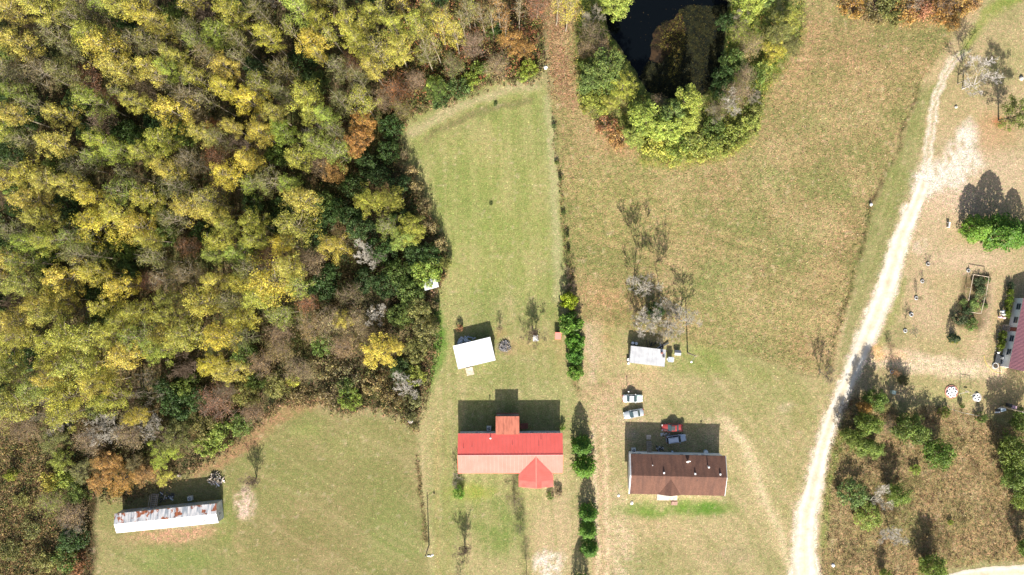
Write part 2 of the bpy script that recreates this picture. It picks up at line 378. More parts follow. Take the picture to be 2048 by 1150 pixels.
blob(1925, 400, 60, 26, (216, 182, 146), 0.6, 0.6, 1.0); blob(1905, 395, 30, 20, (244, 222, 190), 0.7, 0.6, 1.0, mod=hi(n4, -0.4, 0.2))
blob(1842, 492, 14, 16, (246, 224, 198), 0.6, 0.7, mod=hi(n4, -0.5, 0.2)); blob(1960, 510, 60, 20, (212, 186, 150), 0.6, 0.5)
line([(1810, 560, 14), (1782, 640, 14), (1762, 690, 12)], (158, 164, 92), 9, 0.7)
blob(1860, 600, 30, 90, (198, 174, 132), 0.6, 0.5); blob(1880, 690, 40, 25, (176, 168, 110), 0.6, 0.4)
line([(1740, 712, 26), (1790, 716, 26), (1840, 722, 26), (1920, 730, 22), (2000, 742, 22)], (222, 192, 150), 10, 0.75, 0.9, mod=hi(n4+n2*.5, -0.7, 0.1))
blob(1752, 705, 15, 15, (244, 190, 126), 0.4, 0.9); blob(1785, 712, 18, 12, (240, 186, 130), 0.6, 0.7)
blob(1925, 722, 9, 6, (168, 150, 130), 0.6, 0.7); blob(1900, 790, 70, 20, (172, 174, 106), 0.6, 0.6); blob(1830, 760, 60, 16, (176, 170, 110), 0.6, 0.5)
blob(2010, 800, 40, 24, (206, 178, 132), 0.6, 0.6)
blob(1990, 640, 16, 60, (204, 178, 134), 0.6, 0.6)
# brush, woods, pond rim
poly(BRUSH, (184, 156, 112), 8, 1, 1.0)
m_ = sstep(sdf_poly(wx, wy, BRUSH), 8)
paint(m_*hi(n2, 0.0, 0.5)*0.7, (126, 108, 74)); paint(m_*hi(n1, 0.0, 0.4)*0.5, (158, 150, 94)); paint(m_*hi(-n2, 0.1, 0.5)*0.5, (196, 158, 116))
line([(1680, 880, 14), (1668, 930, 14), (1655, 1000, 12), (1648, 1090, 12)], (146, 160, 80), 5, 0.8)
line([(1910, 1128, 8), (1960, 1118, 10), (2048, 1112, 10), (2300, 1106, 10)], (188, 164, 112), 5, 0.8)
poly(FOREST, (84, 72, 46), 8, 1, 1.1)
m_ = sstep(sdf_poly(wx, wy, FOREST), 8)
paint(m_*hi(n1, 0.0, 0.5)*0.6, (74, 84, 48)); paint(m_*hi(n2, 0.1, 0.5)*0.5, (132, 104, 70))
LOWL = [(-100, 830), (40, 850), (90, 900), (120, 960), (110, 1050), (170, 1160), (-100, 1300)]
poly(LOWL, (146, 118, 84), 14, 0.9, 1.2)
line([(1122, -40, 60), (1118, 40, 46), (1112, 90, 34), (1122, 140, 34), (1140, 200, 34)], (190, 150, 116), 9, 0.9, 1.0)
line([(1148, 160, 14), (1175, 230, 16), (1215, 285, 18), (1260, 305, 16)], (186, 150, 108), 9, 0.8, 1.0)
RIM = [(1150, -100), (1150, 120), (1165, 220), (1230, 270), (1290, 320), (1360, 330), (1440, 320), (1510, 270), (1535, 180), (1590, 110), (1610, 60), (1600, -100)]
poly(RIM, (124, 138, 58), 12, 1, 1.0); line([(1280, 322, 14), (1360, 332, 14), (1430, 318, 12), (1500, 285, 10)], (176, 174, 76), 9, 0.7)
blob(1235, 290, 40, 24, (190, 148, 104), 0.6, 0.8)
poly([(1680, -100), (1680, 20), (1760, 44), (1850, 56), (1920, 40), (1960, 10), (1990, -100)], (198, 158, 112), 12, 0.9, 1.2)
poly(POND, (52, 44, 34), 5, 1, 0.5)
# garden soil, spots under trees
poly([(1925, 545), (1985, 545), (1980, 640), (1965, 665), (1910, 650)], (120, 100, 72), 5, 0.9)
blob(1262, 870, 14, 7, (186, 176, 160), 0.6, 0.6)
# ditches and hedge lines
DITCH = [(1838, 172, 4), (1822, 215, 5), (1805, 260, 4), (1795, 295, 3), (1770, 345, 3), (1742, 400, 8), (1736, 440, 5), (1722, 490, 4), (1704, 560, 4), (1690, 610, 4), (1668, 670, 3), (1655, 740, 3)]
line([(a, b, c+9) for a, b, c in DITCH], (158, 140, 94), 5, 0.7); line(DITCH, (92, 76, 52), 3, 0.95, 0.9)
HEDL = [(1107, 225, 7), (1110, 290, 8), (1118, 340, 8), (1124, 400, 8), (1130, 470, 10), (1136, 520, 14), (1140, 560, 16), (1148, 700, 14), (1156, 780, 8)]
line(HEDL, (150, 122, 84), 4, 0.85, 1.0)
line([(833, 912, 5), (838, 950, 6), (845, 1020, 6), (852, 1080, 6)], (122, 104, 66), 3, 0.9, 1.0)
# gravel spill along the road, broad tonal mottling of the open land
lum = C.mean(-1); k_ = 1-np.clip((lum-0.22)/0.14, 0, 1)
C = C*(1-k_[..., None])+C*np.array([0.94, 0.94, 0.84])*k_[..., None]
line([(p[0], p[1], p[2]+6) for p in ROAD[1:]], (240, 220, 188), 5, 0.9, 0.9, mod=hi(n4+n2*0.5, -0.8, 0.1))
line([(p[0], p[1], p[2]-2) for p in ROAD[1:]], (252, 236, 208), 3, 0.95, 0.6)
opn = (RG > 0.2)*(C.mean(-1) < 0.33)*1.0
n5 = vnoise(px, py, 13, 777); n6 = fbm(px, py, 34, 780, 3)
n7 = fbm(px, py, 75, 800, 3)
paint(opn*hi(n5*0.3+n7, 0.05, 0.6)*0.34, (204, 182, 130)); paint(opn*hi(-n5*0.2-n7, 0.05, 0.6)*0.40, (132, 140, 74))
paint(sstep(sdf_poly(wx, wy, LEFTF), 14)*hi(n6+n7, -0.6, 0.4)*0.45, (144, 138, 84)); paint(sstep(sdf_poly(wx, wy, MOWN), 20)*hi(-n7, -0.3, 0.4)*0.35, (142, 158, 78))
blob(790, 1050, 50, 70, (134, 148, 76), 0.7, 0.5); blob(740, 960, 60, 60, (144, 144, 82), 0.7, 0.4); blob(610, 860, 30, 14, (160, 164, 92), 0.7, 0.6)
line([(1206, 1200, 44), (1204, 1100, 40), (1202, 1000, 34), (1200, 900, 30), (1196, 830, 34), (1220, 790, 36), (1260, 764, 20)], (210, 180, 136), 10, 0.8, 0.8)
blob(1235, 1090, 30, 80, (222, 196, 152), 0.6, 0.6, 0.9, mod=hi(n4, -0.9, 0.2)); blob(1120, 1070, 44, 80, (208, 182, 138), 0.7, 0.7); blob(1185, 700, 20, 60, (214, 186, 144), 0.6, 0.6)
blob(1105, 960, 26, 20, (212, 186, 140), 0.6, 0.6, mod=hi(n4, -0.6, 0.2)); blob(1240, 840, 30, 40, (210, 180, 138), 0.6, 0.5); blob(1290, 780, 60, 20, (200, 172, 126), 0.6, 0.5)
blob(1440, 860, 30, 30, (222, 196, 150), 0.6, 0.6)
def streak(P, ang, col1, col2, st, seed):
    ca_, sa_ = math.cos(ang), math.sin(ang); u = (px*ca_+py*sa_)/16; v = (-px*sa_+py*ca_)
    s_ = vnoise(u, v, 5.5, seed)*0.6+vnoise(u*0.6, v, 13, seed+1)*0.7; m = sstep(sdf_poly(wx, wy, P), 8)
    paint(m*hi(s_, 0.05, 0.7)*st, col1); paint(m*hi(-s_, 0.05, 0.7)*st, col2)
streak([(1160, 450), (1720, 400), (1660, 755), (1480, 700), (1160, 640)], 0.30, (204, 176, 120), (140, 140, 80), 0.45, 950)
streak([(1110, 200), (1560, 200), (1880, 120), (1740, 420), (1130, 460)], 1.25, (200, 172, 120), (150, 142, 84), 0.3, 960)
streak(MOWN, 1.52, (192, 182, 118), (150, 160, 84), 0.35, 970)
streak(LEFTF, 0.55, (186, 168, 116), (146, 144, 84), 0.35, 980)
streak(YARD, 1.52, (204, 184, 130), (156, 158, 90), 0.42, 990)
streak(STRIP, 1.85, (192, 176, 118), (144, 146, 84), 0.6, 1000)
line([(1735, 712, 30), (1790, 718, 34), (1840, 726, 36), (1920, 736, 34), (2000, 744, 26)], (232, 206, 164), 12, 0.75, 0.9, mod=hi(n4+n2*.5, -1.0, 0.1))
line([(1985, 560, 14), (1978, 620, 18), (1968, 680, 22), (1950, 720, 24)], (216, 188, 148), 10, 0.6)
blob(1850, 610, 26, 70, (210, 182, 142), 0.6, 0.6, rot=-0.3); blob(1925, 520, 80, 24, (224, 194, 156), 0.6, 0.6); blob(1860, 470, 30, 60, (216, 188, 148), 0.6, 0.5); blob(2020, 350, 50, 50, (222, 194, 154), 0.6, 0.5)
blob(1930, 340, 70, 70, (224, 196, 158), 0.7, 0.55); blob(1895, 400, 60, 40, (226, 196, 158), 0.7, 0.6)
for q_, w_ in ((0, 1), (1, 1)):
    off = 0 if q_ == 0 else -11
    line([(1856+off, 345, 7), (1864+off, 290, 6), (1869+off, 240, 6), (1879+off, 190, 6), (1897+off, 148, 6), (1918+off, 120, 4), (1940+off, 100, 3)], (244, 226, 196), 3.2, 0.9, 0.7)
line([(1078, 172, 14), (1030, 176, 16), (960, 196, 16), (880, 230, 18), (820, 268, 16)], (200, 184, 136), 8, 0.7)
line([(1060, 200, 12), (1000, 214, 11), (930, 236, 13), (872, 264, 11), (848, 284, 6)], (138, 128, 84), 6, 0.65)
line([(1095, 200, 16), (1104, 320, 18), (1112, 450, 18), (1116, 600, 14)], (196, 186, 134), 6, 0.6)
streak(YARDE, 0.9, (212, 190, 138), (160, 156, 92), 0.3, 1010)
line([(1197, 1200, 9), (1195, 1100, 8), (1192, 1000, 8), (1190, 910, 8), (1186, 850, 7)], (238, 212, 166), 3.5, 0.8, 0.8, mod=hi(n4, -0.9, 0.0))
line([(1216, 1200, 9), (1214, 1100, 8), (1213, 1000, 7), (1212, 910, 7), (1206, 850, 6)], (234, 206, 160), 3.5, 0.75, 0.8, mod=hi(n4, -0.9, 0.0))
line([(1583, 1130, 16), (1555, 1060, 14), (1535, 1010, 18), (1512, 950, 24), (1490, 890, 26), (1455, 850, 22)], (232, 208, 160), 8, 0.6, 0.7, mod=hi(n4+n2, -0.9, 0.3))
poly(PATCH, (250, 234, 208), 14, 0.9, 0.9, mod=hi(n4+n2+n6*0.6, -0.9, 0.1)); blob(1870, 350, 40, 26, (252, 238, 214), 0.6, 0.7, 0.7, rot=-0.5, mod=hi(n4, -0.9, 0.1)); blob(1925, 292, 16, 44, (252, 238, 214), 0.6, 0.6, 0.7, rot=0.35, mod=hi(n4, -0.8, 0.1))
n8 = vnoise(px, py, 4.5, 1900)
line([(1742, 712, 30), (1790, 716, 30), (1840, 724, 32), (1910, 734, 32), (1990, 742, 24)], (240, 214, 172), 10, 0.8, 0.9, mod=hi(n8*0.5+n2, -1.0, 0.0))
blob(1755, 705, 14, 16, (246, 196, 132), 0.5, 0.9); blob(1790, 712, 22, 12, (240, 194, 142), 0.6, 0.7)
line([(1482, 707, 3), (1560, 728, 3), (1600, 747, 3), (1655, 758, 3)], (132, 118, 78), 3, 0.6)
blob(1345, 1018, 108, 15, (108, 146, 50), 0.6, 0.8, 0.4, mod=hi(n2+n8*0.4, -1.0, 0.2)); blob(1415, 1020, 34, 9, (92, 138, 40), 0.6, 0.6)
line([(866, 615, 16), (878, 660, 26), (880, 700, 26), (866, 745, 18)], (112, 150, 58), 9, 0.75, mod=hi(n2+n8*0.4, -1.1, 0.3))
blob(1000, 1040, 40, 60, (122, 144, 66), 0.8, 0.6, mod=hi(n2+n8*0.4, -0.9, 0.4)); blob(940, 985, 40, 16, (166, 172, 76), 0.7, 0.6)
blob(350, 1070, 80, 13, (204, 158, 122), 0.6, 0.75, 1.0, rot=-0.08, mod=hi(n8+n2, -0.9, 0.2)); blob(490, 1006, 20, 30, (236, 206, 178), 0.4, 0.8, 1.0, mod=hi(n8+n4*0.6, -0.7, 0.1))
line([(645, 800, 18), (590, 815, 22), (540, 845, 26), (500, 880, 24), (450, 920, 20), (390, 950, 14)], (178, 136, 98), 8, 0.7, 0.8, mod=hi(n8+n2, -1.0, 0.2))
blob(1098, 1128, 28, 26, (252, 234, 208), 0.6, 0.8, 1.0, mod=hi(n8+n4*0.6, -0.6, 0.2))
paint(sstep(sdf_poly(wx, wy, RIGHTF), 10)*hi(n8*0.6+n4*0.6+n7*0.4, 0.05, 0.5)*0.22, (202, 176, 120)); paint(sstep(sdf_poly(wx, wy, RIGHTF), 10)*hi(-n8*0.6-n4*0.6-n7*0.5, 0.05, 0.5)*0.38, (128, 132, 74))
# fleck of worn soil and straw over everything open
paint(hi(vnoise(px, py, 5, 900)*0.6+n4*0.6, 0.45, 0.75)*0.35*(RG > 0.2), (222, 196, 156))
paint(hi(vnoise(px, py, 6, 901)*0.6+n2*0.6, 0.4, 0.75)*0.30, (118, 124, 66))

Z = np.zeros(px.shape)
Z -= 0.32*sstep(dist_line(wx, wy, DITCH), 4)
Z -= 1.1*sstep(sdf_poly(wx, wy, POND)+4, 10)
ok = (sdf_poly(px, py, FOREST) < 0) | (sdf_poly(px, py, BRUSH) < -4)
Z += np.where(ok, 0.10*n2, 0)
V = np.stack([X, Y, Z], -1).reshape(-1, 3)
a_, b_ = len(xs), len(ys)
idx = np.arange(a_*b_).reshape(a_, b_)
F = np.stack([idx[:-1, :-1], idx[1:, :-1], idx[1:, 1:], idx[:-1, 1:]], -1).reshape(-1, 4)

def ground_mat():
    m, N, L, P = new_mat('ground')
    at = N.new('ShaderNodeAttribute'); at.attribute_name = 'tint'
    ar = N.new('ShaderNodeAttribute'); ar.attribute_name = 'coarse'
    tc = N.new('ShaderNodeTexCoord'); src = tc.outputs['Object']
    def noise(sc, det=3, rough=0.6):
        n = N.new('ShaderNodeTexNoise'); n.inputs['Scale'].default_value = sc; n.inputs['Detail'].default_value = det
        n.inputs['Roughness'].default_value = rough; L.new(src, n.inputs['Vector']); return n.outputs[0]
    def math_(op, a, b, c=None):
        n = N.new('ShaderNodeMath'); n.operation = op
        for i, v in enumerate((a, b, c)):
            if v is None: continue
            if hasattr(v, 'links'): L.new(v, n.inputs[i])
            else: n.inputs[i].default_value = v
        return n.outputs[0]
    fine = noise(3.4, 4, 0.8); mid = noise(0.9, 3, 0.6); hue = noise(1.7, 4, 0.7); vf = noise(7.0, 2, 0.6)
    f = math_('SUBTRACT', fine, 0.5); f = math_('MULTIPLY', f, 2.6)
    g = math_('SUBTRACT', mid, 0.5); g = math_('MULTIPLY', g, 1.0)
    e = math_('SUBTRACT', vf, 0.5); e = math_('MULTIPLY', e, 1.7)
    s = math_('ADD', f, g); s = math_('ADD', s, e)
    amp = math_('MULTIPLY_ADD', ar.outputs['Fac'], 0.80, 0.45)
    s = math_('MULTIPLY', s, amp); s = math_('ADD', s, 1.0); s = math_('MAXIMUM', s, 0.25)
    dot = math_('MULTIPLY', math_('MAXIMUM', math_('SUBTRACT', noise(2.2, 1, 0.5), 0.64), 0.0), 7.0); s = math_('ADD', s, dot)
    sc = N.new('ShaderNodeVectorMath'); sc.operation = 'SCALE'; L.new(at.outputs['Color'], sc.inputs[0]); L.new(s, sc.inputs['Scale'])
    # hue wobble between green and straw
    h = math_('SUBTRACT', hue, 0.5); h = math_('MULTIPLY', h, 1.5); h = math_('MULTIPLY', h, amp)
    cb = N.new('ShaderNodeCombineXYZ')
    L.new(math_('ADD', math_('MULTIPLY', h, 0.85), 1.0), cb.inputs[0]); cb.inputs[1].default_value = 1.0
    L.new(math_('ADD', math_('MULTIPLY', h, 0.7), 1.0), cb.inputs[2])
    mu = N.new('ShaderNodeVectorMath'); mu.operation = 'MULTIPLY'; L.new(sc.outputs[0], mu.inputs[0]); L.new(cb.outputs[0], mu.inputs[1])
    L.new(mu.outputs[0], P.inputs['Base Color'])
    P.inputs['Roughness'].default_value = 0.95; P.inputs['Specular IOR Level'].default_value = 0.1
    b = N.new('ShaderNodeBump'); L.new(math_('MULTIPLY', math_('ADD', fine, math_('MULTIPLY', mid, 0.8)), math_('MULTIPLY_ADD', ar.outputs['Fac'], 0.9, 0.15)), b.inputs['Height'])
    b.inputs['Distance'].default_value = 0.22; b.inputs['Strength'].default_value = 0.6
    L.new(b.outputs[0], P.inputs['Normal'])
    return m
gm = mesh_np('ground', V, F, ground_mat(), True, tint=C.reshape(-1, 3))
ca = gm.attributes.new('coarse', 'FLOAT', 'POINT'); ca.data.foreach_set('value', RG.ravel().astype(np.float32))
tag(link('ground', gm), kind='structure')

# pond water and the duckweed mat on it
def flat_poly(name, pts, z, m, step=None):
    import bmesh
    bm = bmesh.new(); vs = [bm.verts.new(G(a, b)+Vector((0, 0, z))) for a, b in pts]
    f = bm.faces.new(vs)
    if f.normal.z < 0: f.normal_flip()
    bmesh.ops.triangulate(bm, faces=bm.faces[:])
    me = bpy.data.meshes.new(name); bm.to_mesh(me); bm.free(); me.materials.append(m); return link(name, me)
def ragged(pts, amp, step, seed, closed=True):
    out = []; r_ = random.Random(seed); n = len(pts)
    for i in range(n if closed else n-1):
        a = pts[i]; b = pts[(i+1) % n]; d = math.hypot(b[0]-a[0], b[1]-a[1]); k = max(1, int(d/step))
        for j in range(k):
            t = j/k; out.append((a[0]+(b[0]-a[0])*t+r_.uniform(-amp, amp), a[1]+(b[1]-a[1])*t+r_.uniform(-amp, amp)))
    return out
mw, N, L, P = new_mat('pond_water')
P.inputs['Base Color'].default_value = (0.002, 0.003, 0.004, 1); P.inputs['Roughness'].default_value = 0.06
P.inputs['Specular IOR Level'].default_value = 0.12
nn = N.new('ShaderNodeTexNoise'); nn.inputs['Scale'].default_value = 1.2; bb = N.new('ShaderNodeBump'); bb.inputs['Strength'].default_value = 0.08
L.new(nn.outputs[0], bb.inputs['Height']); L.new(bb.outputs[0], P.inputs['Normal'])
big = [(1024+(a-1330)*1.1+306, 70+(b-70)*1.06) for a, b in POND]
tag(flat_poly('pond_water', big, -0.45, mw), kind='structure')
MAT1 = [(1302, 95), (1310, 60), (1330, 42), (1352, 38), (1360, 18), (1380, 8), (1420, 12), (1450, 6), (1462, 60), (1452, 120), (1436, 176), (1400, 196), (1330, 196), (1284, 172), (1282, 148), (1296, 122), (1318, 126), (1326, 108)]
mmat = mat('pond_weed', (60, 60, 34), 0.9, col2=(26, 32, 26), scale=0.8, bump=0.08, thr=(0.38, 0.62), spec=0.1)
tag(flat_poly('pond_weed', ragged(MAT1, 2.2, 6, 4), -0.43, mmat), kind='stuff')
fl = flat_poly('pond_weed', ragged([(1303, 98), (1308, 62), (1330, 42), (1344, 40), (1362, 22), (1372, 60), (1360, 100), (1336, 108), (1322, 126), (1300, 118)], 2.5, 6, 9), -0.415, mat('pond_weed_rusty', (84, 64, 44), 0.95, col2=(50, 40, 30), scale=1.2, spec=0.1, thr=(0.4, 0.6)))
tag(fl, kind='stuff')
# floating leaves
n = 140
q = np.stack([rng.uniform(1210, 1450, n), rng.uniform(-10, 195, n)], 1)
q = q[sdf_poly(q[:, 0], q[:, 1], POND) < -5]; n = len(q)
base = np.stack([(q[:, 0]-1024)/PXM, (575-q[:, 1])/PXM, np.full(n, -0.40)], 1)
s_ = rng.uniform(0.03, 0.075, n); a = rng.uniform(0, 6.28, n)
V = np.concatenate([base+np.stack([np.cos(a+k*1.5708)*s_, np.sin(a+k*1.5708)*s_, 0*s_], 1) for k in range(4)])
tc_ = np.tile(alb((150, 124, 84))*rng.uniform(0.5, 1.3, (n, 1)), (4, 1))
tag(link('floating_leaves', mesh_np('floating_leaves', V, np.stack([np.arange(n)+k*n for k in range(4)], 1), M['weed'], tint=tc_)), kind='stuff')

# gravel road as its own sheet, tone varying across the ruts
mroad, N, L, P = new_mat('gravel')
at = N.new('ShaderNodeAttribute'); at.attribute_name = 'tint'; ge = N.new('ShaderNodeNewGeometry')
na = N.new('ShaderNodeTexNoise'); na.inputs['Scale'].default_value = 0.5; na.inputs['Detail'].default_value = 8; na.inputs['Roughness'].default_value = 0.7; L.new(ge.outputs['Position'], na.inputs['Vector'])
ra = N.new('ShaderNodeValToRGB'); ra.color_ramp.elements[0].position = .35; ra.color_ramp.elements[0].color = (.84, .80, .74, 1); ra.color_ramp.elements[1].position = .62; ra.color_ramp.elements[1].color = (1.15, 1.13, 1.10, 1)
L.new(na.outputs[0], ra.inputs[0]); mm_ = N.new('ShaderNodeMix'); mm_.data_type = 'RGBA'; mm_.blend_type = 'MULTIPLY'; mm_.inputs[0].default_value = 1
L.new(at.outputs['Color'], mm_.inputs[6]); L.new(ra.outputs[0], mm_.inputs[7]); L.new(mm_.outputs[2], P.inputs['Base Color']); P.inputs['Roughness'].default_value = .95; P.inputs['Specular IOR Level'].default_value = .1
bn = N.new('ShaderNodeBump'); bn.inputs['Distance'].default_value = .05; L.new(na.outputs[0], bn.inputs['Height']); L.new(bn.outputs[0], P.inputs['Normal'])
def road(name, P, z, seed, amp=1.6):
    pts = []; r_ = random.Random(seed)
    for a, b in zip(P[:-1], P[1:]):
        k = max(1, int(math.hypot(b[0]-a[0], b[1]-a[1])/2.6))
        pts += [tuple(a[c]+(b[c]-a[c])*j/k for c in range(3)) for j in range(k)]
    pts.append(P[-1]); V = []; F = []; T = []
    cs = [alb(q) for q in ((244, 224, 192), (254, 242, 220), (255, 248, 230), (254, 238, 210), (250, 230, 196), (254, 238, 210), (255, 248, 230), (254, 242, 220), (244, 224, 192))]
    us = [-1, -.8, -.55, -.28, 0, .28, .55, .8, 1]; sm = [0.0, 0.0]
    for i, p in enumerate(pts):
        a = pts[max(0, i-3)]; b = pts[min(len(pts)-1, i+3)]
        dx, dy = b[0]-a[0], b[1]-a[1]; l = math.hypot(dx, dy); nx_, ny_ = -dy/l, dx/l
        for s in (0, 1): sm[s] = sm[s]*0.35+r_.uniform(-amp, amp)
        for u, q in zip(us, cs):
            h = u*(p[2]*0.42+sm[0 if u < 0 else 1]*abs(u))
            V.append(tuple(G(p[0]+nx_*h, p[1]+ny_*h)+Vector((0, 0, z+(0.02 if abs(u) < 1 else -0.004))))); T.append(q)
    n = len(us)
    for i in range(len(pts)-1):
        F += [(i*n+j, i*n+j+1, (i+1)*n+j+1, (i+1)*n+j) for j in range(n-1)]
    me = mesh_np(name, V, F, mroad, True, tint=np.array(T))
    if me.polygons[0].normal.z < 0: me.flip_normals()
    tag(link(name, me), kind='structure')
road('gravel_road', ROAD, 0.014, 1); road('gravel_road', SEROAD, 0.014, 2, 0.8)
# ================================================================ VEGETATION
def leaf_quads(P, size, seed, up=0.5, out=None, aspect=0.62, tint=None, jit=0.28):
    g = np.random.default_rng(seed); n = len(P)
    N_ = g.normal(size=(n, 3)); N_[:, 2] = np.abs(N_[:, 2])+up
    if out is not None: N_ += out*0.9
    N_ /= np.linalg.norm(N_, axis=1)[:, None]
    A = np.cross(N_, g.normal(size=(n, 3))); A /= np.linalg.norm(A, axis=1)[:, None]+1e-9
    B = np.cross(N_, A)
    s = size*g.uniform(0.6, 1.35, (n, 1))
    V = np.concatenate([P+A*s, P+B*s*aspect, P-A*s, P-B*s*aspect]).astype(np.float32)
    F = np.stack([np.arange(n)+k*n for k in range(4)], 1)
    T = np.ones((n, 3))*np.exp(g.normal(0, jit, (n, 1)))
    T[:, 0] *= np.exp(g.normal(0, 0.10, n)); T[:, 2] *= np.exp(g.normal(0, 0.15, n))
    if tint is not None: T *= tint
    return V, F, np.tile(np.clip(T, 0, 1.9), (4, 1))
def lump_points(centers, rad, per, seed, flat=0.75, shell=0.5):
    g = np.random.default_rng(seed); C_ = np.asarray(centers, float); n = len(C_)
    r = np.broadcast_to(np.asarray(rad, float), (n,))
    d = g.normal(size=(n, per, 3)); d /= np.linalg.norm(d, axis=2)[..., None]
    q = (shell+(1-shell)*g.random((n, per, 1)))**1.0
    off = d*q*r[:, None, None]; off[..., 2] *= flat
    P = C_[:, None, :]+off
    lt = np.exp(g.normal(0, 0.22, (n, 1, 1)))*np.ones((n, per, 1))
    return P.reshape(-1, 3), d.reshape(-1, 3), lt.reshape(-1, 1)

def limb_path(mb, p, d, ln, r, n, g, bend=0.25, lift=0.06, k=4):
    pts = [Vector(p)]; d = Vector(d).normalized()
    for i in range(n):
        d = (d+Vector((g.uniform(-bend, bend), g.uniform(-bend, bend), g.uniform(-bend, bend)*0.6+lift))).normalized()
        q = pts[-1]+d*(ln/n); mb.tube(pts[-1], q, r*(1-i/n*0.75), r*(1-(i+1)/n*0.75), k, False); pts.append(q)
    return pts
def leafy(seed, h, rad, z0, nlimb, per, leaf, shape='tall', spread=0.9, wood='bark_pale', lump=0.95, trunk_r=0.2, twigs=0, fm='leaf'):
    g = random.Random(seed); tb = MB(); cs = []
    zz = 0; top = Vector((g.uniform(-.5, .5), g.uniform(-.5, .5), h*0.95)); p = Vector((0, 0, -0.3)); n = 7; path = [p]
    for i in range(n):
        t = (i+1)/n; q = Vector((top.x*t+g.uniform(-.12, .12), top.y*t+g.uniform(-.12, .12), top.z*t))
        tb.tube(p, q, trunk_r*(1-0.85*i/n), trunk_r*(1-0.85*(i+1)/n), 6, False); p = q; path.append(q)
    for i in range(nlimb):
        t = (i+0.5)/nlimb; z = h*(z0+(0.97-z0)*t)
        if shape == 'tall': prof = math.sin(math.pi*min(1, t*0.80+0.20))**0.55
        elif shape == 'round': prof = math.sqrt(max(0.03, 1-(2*t-0.9)**2))
        elif shape == 'cone': prof = (1-t)**0.8+0.08
        else: prof = 0.9-0.3*t
        L_ = rad*prof*g.uniform(0.7, 1.12); az = i*2.4+g.uniform(-.5, .5)
        base = Vector((top.x*z/h, top.y*z/h, max(h*0.12, z-L_*spread*0.75)))
        rise = spread*g.uniform(0.7, 1.2)
        d = Vector((math.cos(az), math.sin(az), rise))
        pts = limb_path(tb, base, d, L_*math.sqrt(1+rise*rise)*0.92, trunk_r*0.34, 4, g, 0.22, 0.05)
        for j in (2, 3, 4):
            if j == 2 and L_ < rad*0.5: continue
            for _ in range(1 if j < 4 else 2):
                cs.append(pts[j]+Vector((g.uniform(-1, 1), g.uniform(-1, 1), g.uniform(-.4, .6)))*lump*0.75)
        for _ in range(twigs):
            a = pts[g.choice((2, 3, 4))]; b = a+Vector((g.uniform(-1, 1), g.uniform(-1, 1), g.uniform(0, .9)))*lump*1.5
            tb.tube(a, b, 0.035, 0.015, 3, False)
    cs.append(path[-1]); cs = np.array([tuple(c) for c in cs])
    rr = lump*np.random.default_rng(seed).uniform(0.6, 1.25, len(cs))
    P, o, lt = lump_points(cs, rr, per, seed+1)
    V, F, T = leaf_quads(P, leaf, seed+2, 0.4, o, tint=lt)
    return (tb.mesh('trunk', M[wood]), mesh_np('crown', V, F, M[fm], tint=T), h, rad)
def bare(seed, h, rad, wood='bark_grey', depth=6, trunk_r=0.16, split=0.27, thick=0.021, nsub=3, single=True):
    g = random.Random(seed); tb = MB(); bb_ = MB()
    def grow(p, d, ln, r, lv):
        pts = limb_path(tb if lv >= depth-1 else bb_, p, d, ln, max(r, thick), 3 if lv > 1 else 2, g, 0.30, 0.04, 5 if lv > 2 else 3)
        if lv == 0: return
        for k in range(nsub+(1 if lv < 3 else 0)):
            t = pts[g.randint(1, len(pts)-1)] if k else pts[-1]
            v = Vector((g.gauss(0, 1), g.gauss(0, 1), g.gauss(0, .6)))
            nd = (d*0.9+v*0.62).normalized(); nd.z = abs(nd.z)*0.7+0.12
            grow(t, nd.normalized(), ln*g.uniform(0.55, 0.8), r*0.55, lv-1)
    d0 = Vector((g.uniform(-.1, .1), g.uniform(-.1, .1), 1))
    n0 = 1 if single else 3
    for k in range(n0):
        dd = d0 if single else Vector((math.cos(k*2.1), math.sin(k*2.1), 1.6))
        grow(Vector((0, 0, -0.2)), dd, h*split, trunk_r, depth)
    allv = np.array(tb.v+bb_.v); sz = h/allv[:, 2].max(); sr = rad/np.percentile(np.hypot(allv[:, 0], allv[:, 1]), 97)
    for m in (tb, bb_): m.v = [(x*sr, y*sr, z*sz) for x, y, z in m.v]
    return (tb.mesh('trunk', M[wood]), bb_.mesh('branches', M[wood]), h, rad)
def cone_bush(seed, h, rad, n, leaf, prof, fm='leaf'):
    g = np.random.default_rng(seed); t = g.random(n)**0.9; az = g.uniform(0, 6.283, n)
    r = prof(t)*rad*(1+0.16*np.sin(az*5+t*9+seed)+0.10*np.sin(az*9-t*14))*g.uniform(0.72, 1.06, n)
    P = np.stack([np.cos(az)*r, np.sin(az)*r, t*h+0.05], 1); o = np.stack([np.cos(az), np.sin(az), 0.5+0*az], 1)
    V, F, T = leaf_quads(P, leaf, seed, 0.3, o, 0.55)
    tb = MB().tube((0, 0, -.2), (0, 0, h*0.85), rad*0.07+.03, 0.02, 6, False)
    return (tb.mesh('trunk', M['bark_dark']), mesh_np('crown', V, F, M[fm], tint=T), h, rad)
